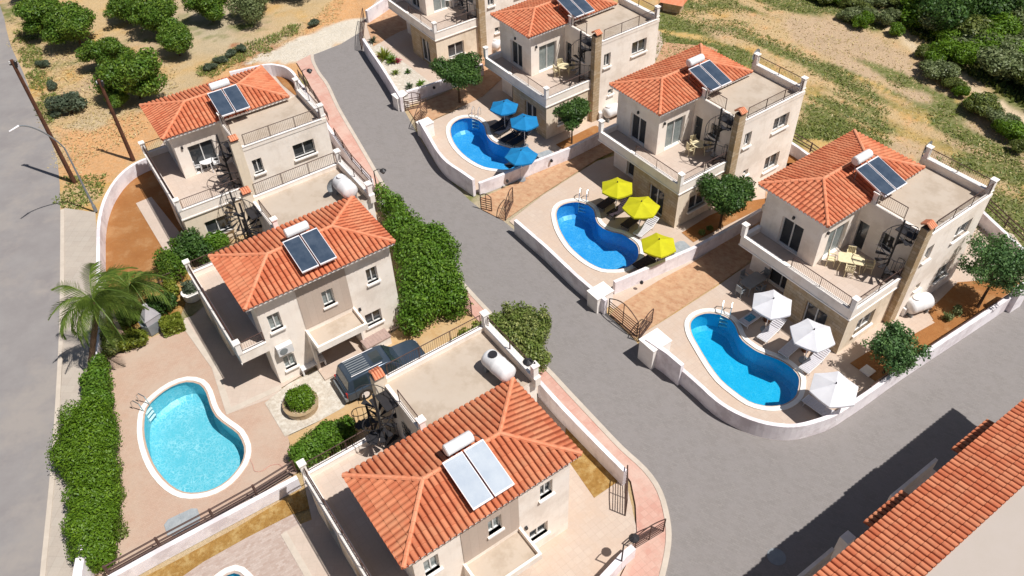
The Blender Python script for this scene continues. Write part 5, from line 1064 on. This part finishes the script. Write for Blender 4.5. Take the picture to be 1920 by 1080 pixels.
for sp,mt,n,l,sd in (([((-19.75,4.40),.7,1.8),((-20.57,4.96),.8,2.0),((-20.77,3.96),.6,1.6)],'ficus',6500,'dark shrub in front of the ground floor window of the topmost left villa',13),([((-19.23,5.13),.55,1.5),((-18.79,5.46),.5,1.3)],'bougain',3500,'shrub right of the dark one at the corner of the red roof',14),
  ([((-21.70,3.62),.8,1.8),((-21.16,3.00),.8,1.7),((-21.28,5.00),.5,1.5)],'citrus',6500,'green shrub left of the long balcony end',15),([((-20.89,1.32),.4,1.0),((-21.28,2.05),.4,.9)],'yellowg',1800,'narrow yellow shrub beside the grey potted plant',16),([((-19.78,1.35),.45,1.1)],'grey_leaf',1500,'silver grey plant in the round pot',17),
  ([((-22.94,-0.58),.7,1.0),((-23.18,-0.83),.5,.8)],'citrus',3500,'low dark shrub behind the barbecue bed edge',18),([((-21.44,-0.01),.7,1.0),((-20.93,0.27),.6,1.0)],'ficus',3500,'low shrub behind the barbecue hood',19),([((-22.53,-2.73),.6,.8),((-21.91,-2.56),.6,.9),((-23.04,-2.28),.5,.7)],'yellowg',3800,'rounded yellow green shrub at the corner of the rose paving',20),
  ([((-23.41,-3.09),.7,.9),((-23.93,-2.23),.6,1.0)],'oleander',2800,'scruffy brown green shrub beside the palm trunk',22),([((-15.05,9.79),.0+.25,1.0),((-16.01,9.45),.28,1.0),((-16.51,9.14),.25,.9),((-16.99,8.83),.2,.8)],'bougain',2600,'row of green stems showing through the railing of the topmost left villa',23),
  ([((25.29,-2.97),.3,.6),((24.67,-3.36),.28,.5)],'olive',500,'small dry plant in the orange bed behind the turquoise pool villa',24),([((12.20,4.93),.2,.4),((12.80,5.32),.2,.35)],'oleander',250,'tiny plants in the orange bed by the round clipped tree',25)):
    mass('garden_shrub',sp,mt,n,.085,l,'shrub','garden shrubs',seed=sd)
# potted and cactus bed plants
def spiky(c,r,h,n,mat,label,seed,z=.04,cat='plant'):
    rr=random.Random(seed); m=MB()
    for i in range(n):
        a=rr.uniform(0,2*PI); e=rr.uniform(.3,1.3); L=h*rr.uniform(.7,1.1); d=Vector((math.cos(a)*math.cos(e),math.sin(a)*math.cos(e),math.sin(e))); s=Vector((-math.sin(a),math.cos(a),0))*.05; k=d*L*.5+Vector((0,0,.05)); q=d*L-Vector((0,0,L*.15)); m.face([-s,s,k+s,k-s]); m.face([k-s,k+s,q])
    return tag(m.build('bed_plant',MT[mat],loc=(*c,z),recalc=False),label,cat,'plants in the cactus bed')
spiky((-11.54,32.53),.4,.7,40,'grey_leaf','spiky plant at the top of the cactus bed',1); spiky((-10.24,29.40),.5,1.3,70,'yellowg','tall spiky plant in the middle of the cactus bed',2); spiky((-9.60,28.80),.5,.9,60,'bougain','dark green plant behind the tall spiky one',3); spiky((-9.14,28.76),.3,.6,40,'red_leaf','pinkish red flowering plant in the cactus bed',4)
spiky((-8.11,26.90),.3,.5,24,'ficus','small dark plant in the lower cactus bed',5); spiky((-6.90,24.92),.3,.6,26,'bougain','small green plant by the white wall end',6); spiky((-7.84,24.50),.35,.6,40,'grey_leaf','grey green plant beside the white box',7); spiky((-9.14,26.81),.3,.6,30,'oleander','drooping plant at the street wall',8); spiky((-10.74,29.81),.3,.5,26,'red_leaf','crimson flower cluster spilling over the street wall',9)
# ---- palms
def frond_mesh(mat,L=2.6,seed=1):
    rr=random.Random(seed); m=MB(); sp=[]
    for i in range(15):
        s=i/14; sp.append(Vector((L*(s-.30*s**3),0,L*(.62*s-1.12*s*s))))
    m.tube(sp,.022,4)
    for i in range(1,15):
        for k in range(4):
            for sd in (-1,1):
                p=sp[i-1].lerp(sp[i],k/4); l=.62*math.sin(PI*min(1,(i+k/3)/15*.92+.1))+.12; d=Vector((.5,sd*.7,-.6+rr.uniform(-.3,.3))).normalized(); w_=Vector((.014,0,.006)); q=p+d*l*.6+Vector((0,0,-.03)); e=p+d*l+Vector((0,0,-.16*l)); m.face([p-w_,p+w_,q+w_*.8,q-w_*.8]); m.face([q-w_*.8,q+w_*.8,e])
    return m
fm=frond_mesh('palm')
def palm(base,top,h,n,label,sc=1.0,seed=1):
    t=thing('palm_tree',(*base,0),0,label,'palm','feather palms'); m=MB(); rr=random.Random(seed); N_=14
    lx,ly=top[0]-base[0],top[1]-base[1]
    for i in range(N_): z0=h*i/N_; z1=h*(i+1)/N_; m.cyl((lx*i/N_,ly*i/N_,z0),(lx*(i+1)/N_,ly*(i+1)/N_,z1),.17 if i%2 else .15,.145 if i%2 else .16,10)
    m.lathe([(.16,h),(.2,h+.15),(.1,h+.45),(0,h+.55)],c=(lx,ly),n=10,cap=False); m.build('trunk',MT['bark'],t); f0=None
    for i in range(n):
        if f0 is None: f=f0=fm.build('frond',MT['palm'],t,recalc=False)
        else: f=f0.copy(); C.objects.link(f)
        f.parent=t; f.location=(lx,ly,h+.35); tilt=rr.uniform(-.35,.35) if i%3 else -.75; f.rotation_euler=(rr.uniform(-.2,.2),tilt,2*PI*i/n*2.0+i*.37+rr.uniform(-.2,.2)); f.scale=(sc*rr.uniform(.85,1.1),)*3
palm((-24.11,-4.63),(-22.52,-3.50),4.0,24,'palm with long arching fronds between the left pavement and the garden corner',1.18,3)
palm((-22.61,-0.16),(-22.12,-0.67),2.2,20,'second palm spreading over the brown rail fence',1.1,5)
# ---- woodland, bushes and field grass, top right
WP=[tree_proto('woodland_tree',2.6,3.4,.2,'ficus',s,8500,.15,nlob=14,r0=.42) for s in (71,72)]
WL=[tree_proto('woodland_shrub',1.7,2.2,.1,m_,s,5000,.13,nlob=11,cat='bush') for m_,s in (('woodland',73),('olive',74),('hedge',75))]
big=[(38.99,35.10),(41.97,37.00),(42.98,33.67),(40.30,31.87),(46.25,37.71),(48.08,35.32),(38.13,30.57),(45.27,31.92),(38.50,39.61)]
wl=['left of the group at the top right','behind the group at the top right','in the middle of the dark group at the top right','in front of the dark group at the top right','farther back on the right','in the top right corner','standing in front on the left of the dark group','near the right edge','at the far left of the wood']
for i,p in enumerate(big): place(WP[i%2],i<2,p,i*1.1,(1.1,1.1,1.0),'dark broad tree '+wl[i],'dark trees in the wood')
sm=[(34.71,33.60),(35.32,37.08),(34.58,30.40),(36.58,33.22),(35.83,28.86),(36.09,26.98),(37.48,27.32),(37.33,24.84),(39.08,25.83),(38.64,22.86),(39.51,21.96),(41.68,24.30),(41.18,21.01),(42.66,26.87),(41.11,28.39),(43.05,29.65),(44.81,29.49),(40.83,29.85),(39.72,18.41),(40.59,25.26),(35.24,23.98),(38.70,28.60),(33.98,35.35),(34.01,38.32),(31.62,35.57),(31.32,33.19),(30.99,36.39),(29.61,36.19),(31.68,32.14),(35.50,18.36),(35.93,17.22),(36.49,15.38),(36.76,13.85),(34.92,21.12),(34.38,22.38),(40.92,39.96)]
kinds=['mid green bush','grey green bush','bright green bush']; pl=['at the upper end of the field track','beyond the field, left','beside the upper track','just right of the track','on the track side of the wood','at the bend of the track','below the dark trees','beside the middle of the track','in the sunny part of the wood','near the lower track','on the right, above the lower track','close to the right edge','at the right edge, lower down','in front of the far trees','below the dark group','in the bright patch of the wood','at the right edge, upper part','in front of the dark group','at the end of the track on the right','in the centre of the bright patch','squeezed against the lower track','behind the bright patch','left of the track, upper end','at the top edge, left of the track','on the field bank near the top edge','on the field bank, second from the top','on the upper field bank, left','at the top edge of the field','on the field bank below the first ones','dark and low on the bank beside the bare soil','low on the bank, right of the dark one','on the bank near the right edge','at the right end of the bank','beside the bank, left of the track','on the dry bank above the bare soil','far back at the top edge']
for i,p in enumerate(sm):
    if i<22 and sdist(np.array([p[0]]),np.array([p[1]]),TRACK,False)[0]<2.6: p=(p[0]+1.5,p[1]+1.1)
    k=(i*7)%3; s=[1.0,.8,1.15,.9][i%4]*(.62 if i>=22 else 1); place(WL[k],i<3 and False,p,i*.9,(s*1.1,s,s*.8),kinds[k]+' '+pl[i],'bushes of the wood and field bank')
WL_KEEP=WL
# ground cover inside the wood + grass tufts over the green bands (uncountable)
def tufts(name,polys,n,size,mat,seed,hh=.3,label=None,cat=None,dens=None,up=1.0):
    r=np.random.default_rng(seed); P=[]
    for B in polys:
        B=np.array(B); lo=B.min(0);hi=B.max(0); A=(hi-lo).prod(); k=int(n*A); x=r.uniform(lo[0],hi[0],k);y=r.uniform(lo[1],hi[1],k); d=sdist(x,y,[tuple(q) for q in B]); d-= (fbm(x,y,1.6,seed)-.5)*2.6; ok=(d<.1); 
        for W_ in POOLS: ok&=sdist(x,y,W_)>.5
        P.append(np.stack([x[ok],y[ok]],1))
    P=np.concatenate(P); P=P[sdist(P[:,0],P[:,1],TRACK,False)>.9]; n=len(P); P=P[(P[:,0]<70)]; n=len(P)
    z=np.full(n,0.0); f=np.clip((P[:,0]+.55*P[:,1]-27)/8,0,1); z+=f*(fbm(P[:,0],P[:,1],5,61)-.5)*.5
    p=np.column_stack([P,z]); a=r.uniform(0,2*PI,n); s=size*(.5+r.random(n)); t=np.column_stack([np.cos(a)*s,np.sin(a)*s,np.zeros(n)]); h=np.column_stack([r.normal(size=n)*.12,r.normal(size=n)*.12,hh*(.4+.9*r.random(n))*up])
    V=np.stack([p-t*.5,p+t*.5,p+h+t*.35,p+h-t*.35],1).reshape(-1,3); V[:,2]-=.03; o=leaf_obj(name,V,MT[mat]); o['kind']='stuff'; return o
tufts('grass',BANDS,45,.07,'grass_tuft',81,.13)
tufts('dry_grass',[[(15.18,39.56),(38.50,39.61),(37.13,12.62),(29.94,-1.95),(31.06,5.84),(28.13,11.98),(22.26,20.95),(17.16,33.97)]],11,.08,'dry_tuft',82,.08)
tufts('ground_cover',[[(36.77,43.39),(35.21,30.83),(36.26,26.52),(37.83,20.10),(39.27,16.24),(41.50,12.96),(57.02,28.40),(70.24,60.02)]],30,.20,'woodland',83,.32)
tufts('dry_grass',[[(-47.19,40.92),(-45.51,41.88),(-28.21,29.28),(-27.27,25.73),(-29.66,21.91),(-28.45,20.68),(-31.24,14.29),(-33.33,15.75),(-39.59,26.72)],[(-25.87,29.08),(-20.38,34.29),(-17.20,39.25),(-15.57,42.51),(-15.03,37.96),(-18.42,34.12),(-23.07,28.85)]],26,.07,'dry_tuft',84,.08)
tufts('grass',[[(-45.52,38.07),(-37.93,24.12),(-36.20,21.27),(-35.91,22.78),(-39.11,28.40),(-43.76,37.39)],[(-26.38,29.30),(-22.73,34.00),(-18.83,36.71),(-18.58,35.14),(-22.14,31.06),(-24.62,27.65)],[(-32.64,14.39),(-29.25,14.15),(-28.82,12.23),(-30.58,10.26),(-31.36,11.20)]],90,.08,'grass_tuft',85,.13)
for i,p in enumerate([(-24.48,30.05),(-23.81,31.20),(-23.05,32.08),(-25.17,29.02),(-35.91,22.78),(-38.01,27.02),(-40.13,30.73),(-17.28,36.26)]): place(bs,False,p,i,(.55,.45,.4),'small grey green weed clump '+['beside the dirt track, lower','beside the dirt track, middle','beside the dirt track, upper','beside the dirt track, lowest','at the road verge by the lone bush','on the road verge','on the upper road verge','on the white gravel'][i],'weed clumps')

# ---- small extras
hs=thing('garden_hut',(*(15.75,36.41),0),-.5,'little hut with a rusty tiled roof at the top edge of the field','hut'); m=MB(); m.box(-.8,-.6,0,.8,.6,.9); m.build('wall',MT['stone'],hs)
m=MB(); m.hexa([(-1.1,-.9,.9),(1.1,-.9,.9),(1.1,.9,.9),(-1.1,.9,.9),(-1.0,-.05,1.3),(1.0,-.05,1.3),(1.0,.05,1.3),(-1.0,.05,1.3)]); m.build('roof',MT['ridge'],hs)
m=MB(); P=smooth_path([(-14.08,-10.46),(-13.63,-11.18),(-13.45,-11.57),(-13.07,-11.59),(-12.70,-11.29),(-12.27,-11.25),(-12.04,-11.51)],4); m.tube([(p[0],p[1],.06) for p in P],.02,5); tag(m.build('garden_hose',MT['pinkpave']),'thin pink hose curling over the rose paving by the aqua pool','hose')

m=MB(); m.lathe([(0,0),(.42,0),(.42,.012),(.36,.014),(.36,.008),(0,.008)],n=22,cap=False); tag(m.build('manhole_cover',MT['galv'],loc=(*(11.26,-17.27),.004)),'round manhole cover on the street in the big shadow','manhole')

# dense low scrub on the bank between bare soil and track, and along the wood edge
for j,(p,kx) in enumerate(zip([(33.64,31.67),(33.75,29.90),(32.39,33.81),(32.04,35.97),(31.39,31.67),(34.70,25.94),(35.13,22.65),(35.26,19.91),(35.36,17.48),(36.03,16.27),(36.12,14.58),(36.06,12.37),(30.85,37.84),(29.08,36.90),(27.88,37.90),(30.53,32.96),(34.67,24.20),(35.23,20.86)],[1,2,0]*6)):
    o=clone(WL_KEEP[kx],(p[0],p[1],0),j*1.7,['grey green','bright green','mid green'][(kx+0)%3 if kx!=2 else 1]+' low scrub '+['by the upper bend of the track','just below the upper track bend','on the bank near the top edge, right','on the bank near the top edge, centre','above the dry bank','beside the middle of the track','halfway down the track','at the lower third of the track','above the end of the bare soil','right of the bare soil end','near the lower track end','in the lower right corner of the bank','at the top edge above the field, right','at the top edge above the field, centre','at the top edge above the field, left','on the upper bank slope','close to the track, upper middle','close to the track, lower middle'][j],'low scrub on the field bank',scale=[.55,.42,.5,.38][j%4])
for o in WL_KEEP:
    for c_ in list(o.children): bpy.data.objects.remove(c_)
    bpy.data.objects.remove(o)
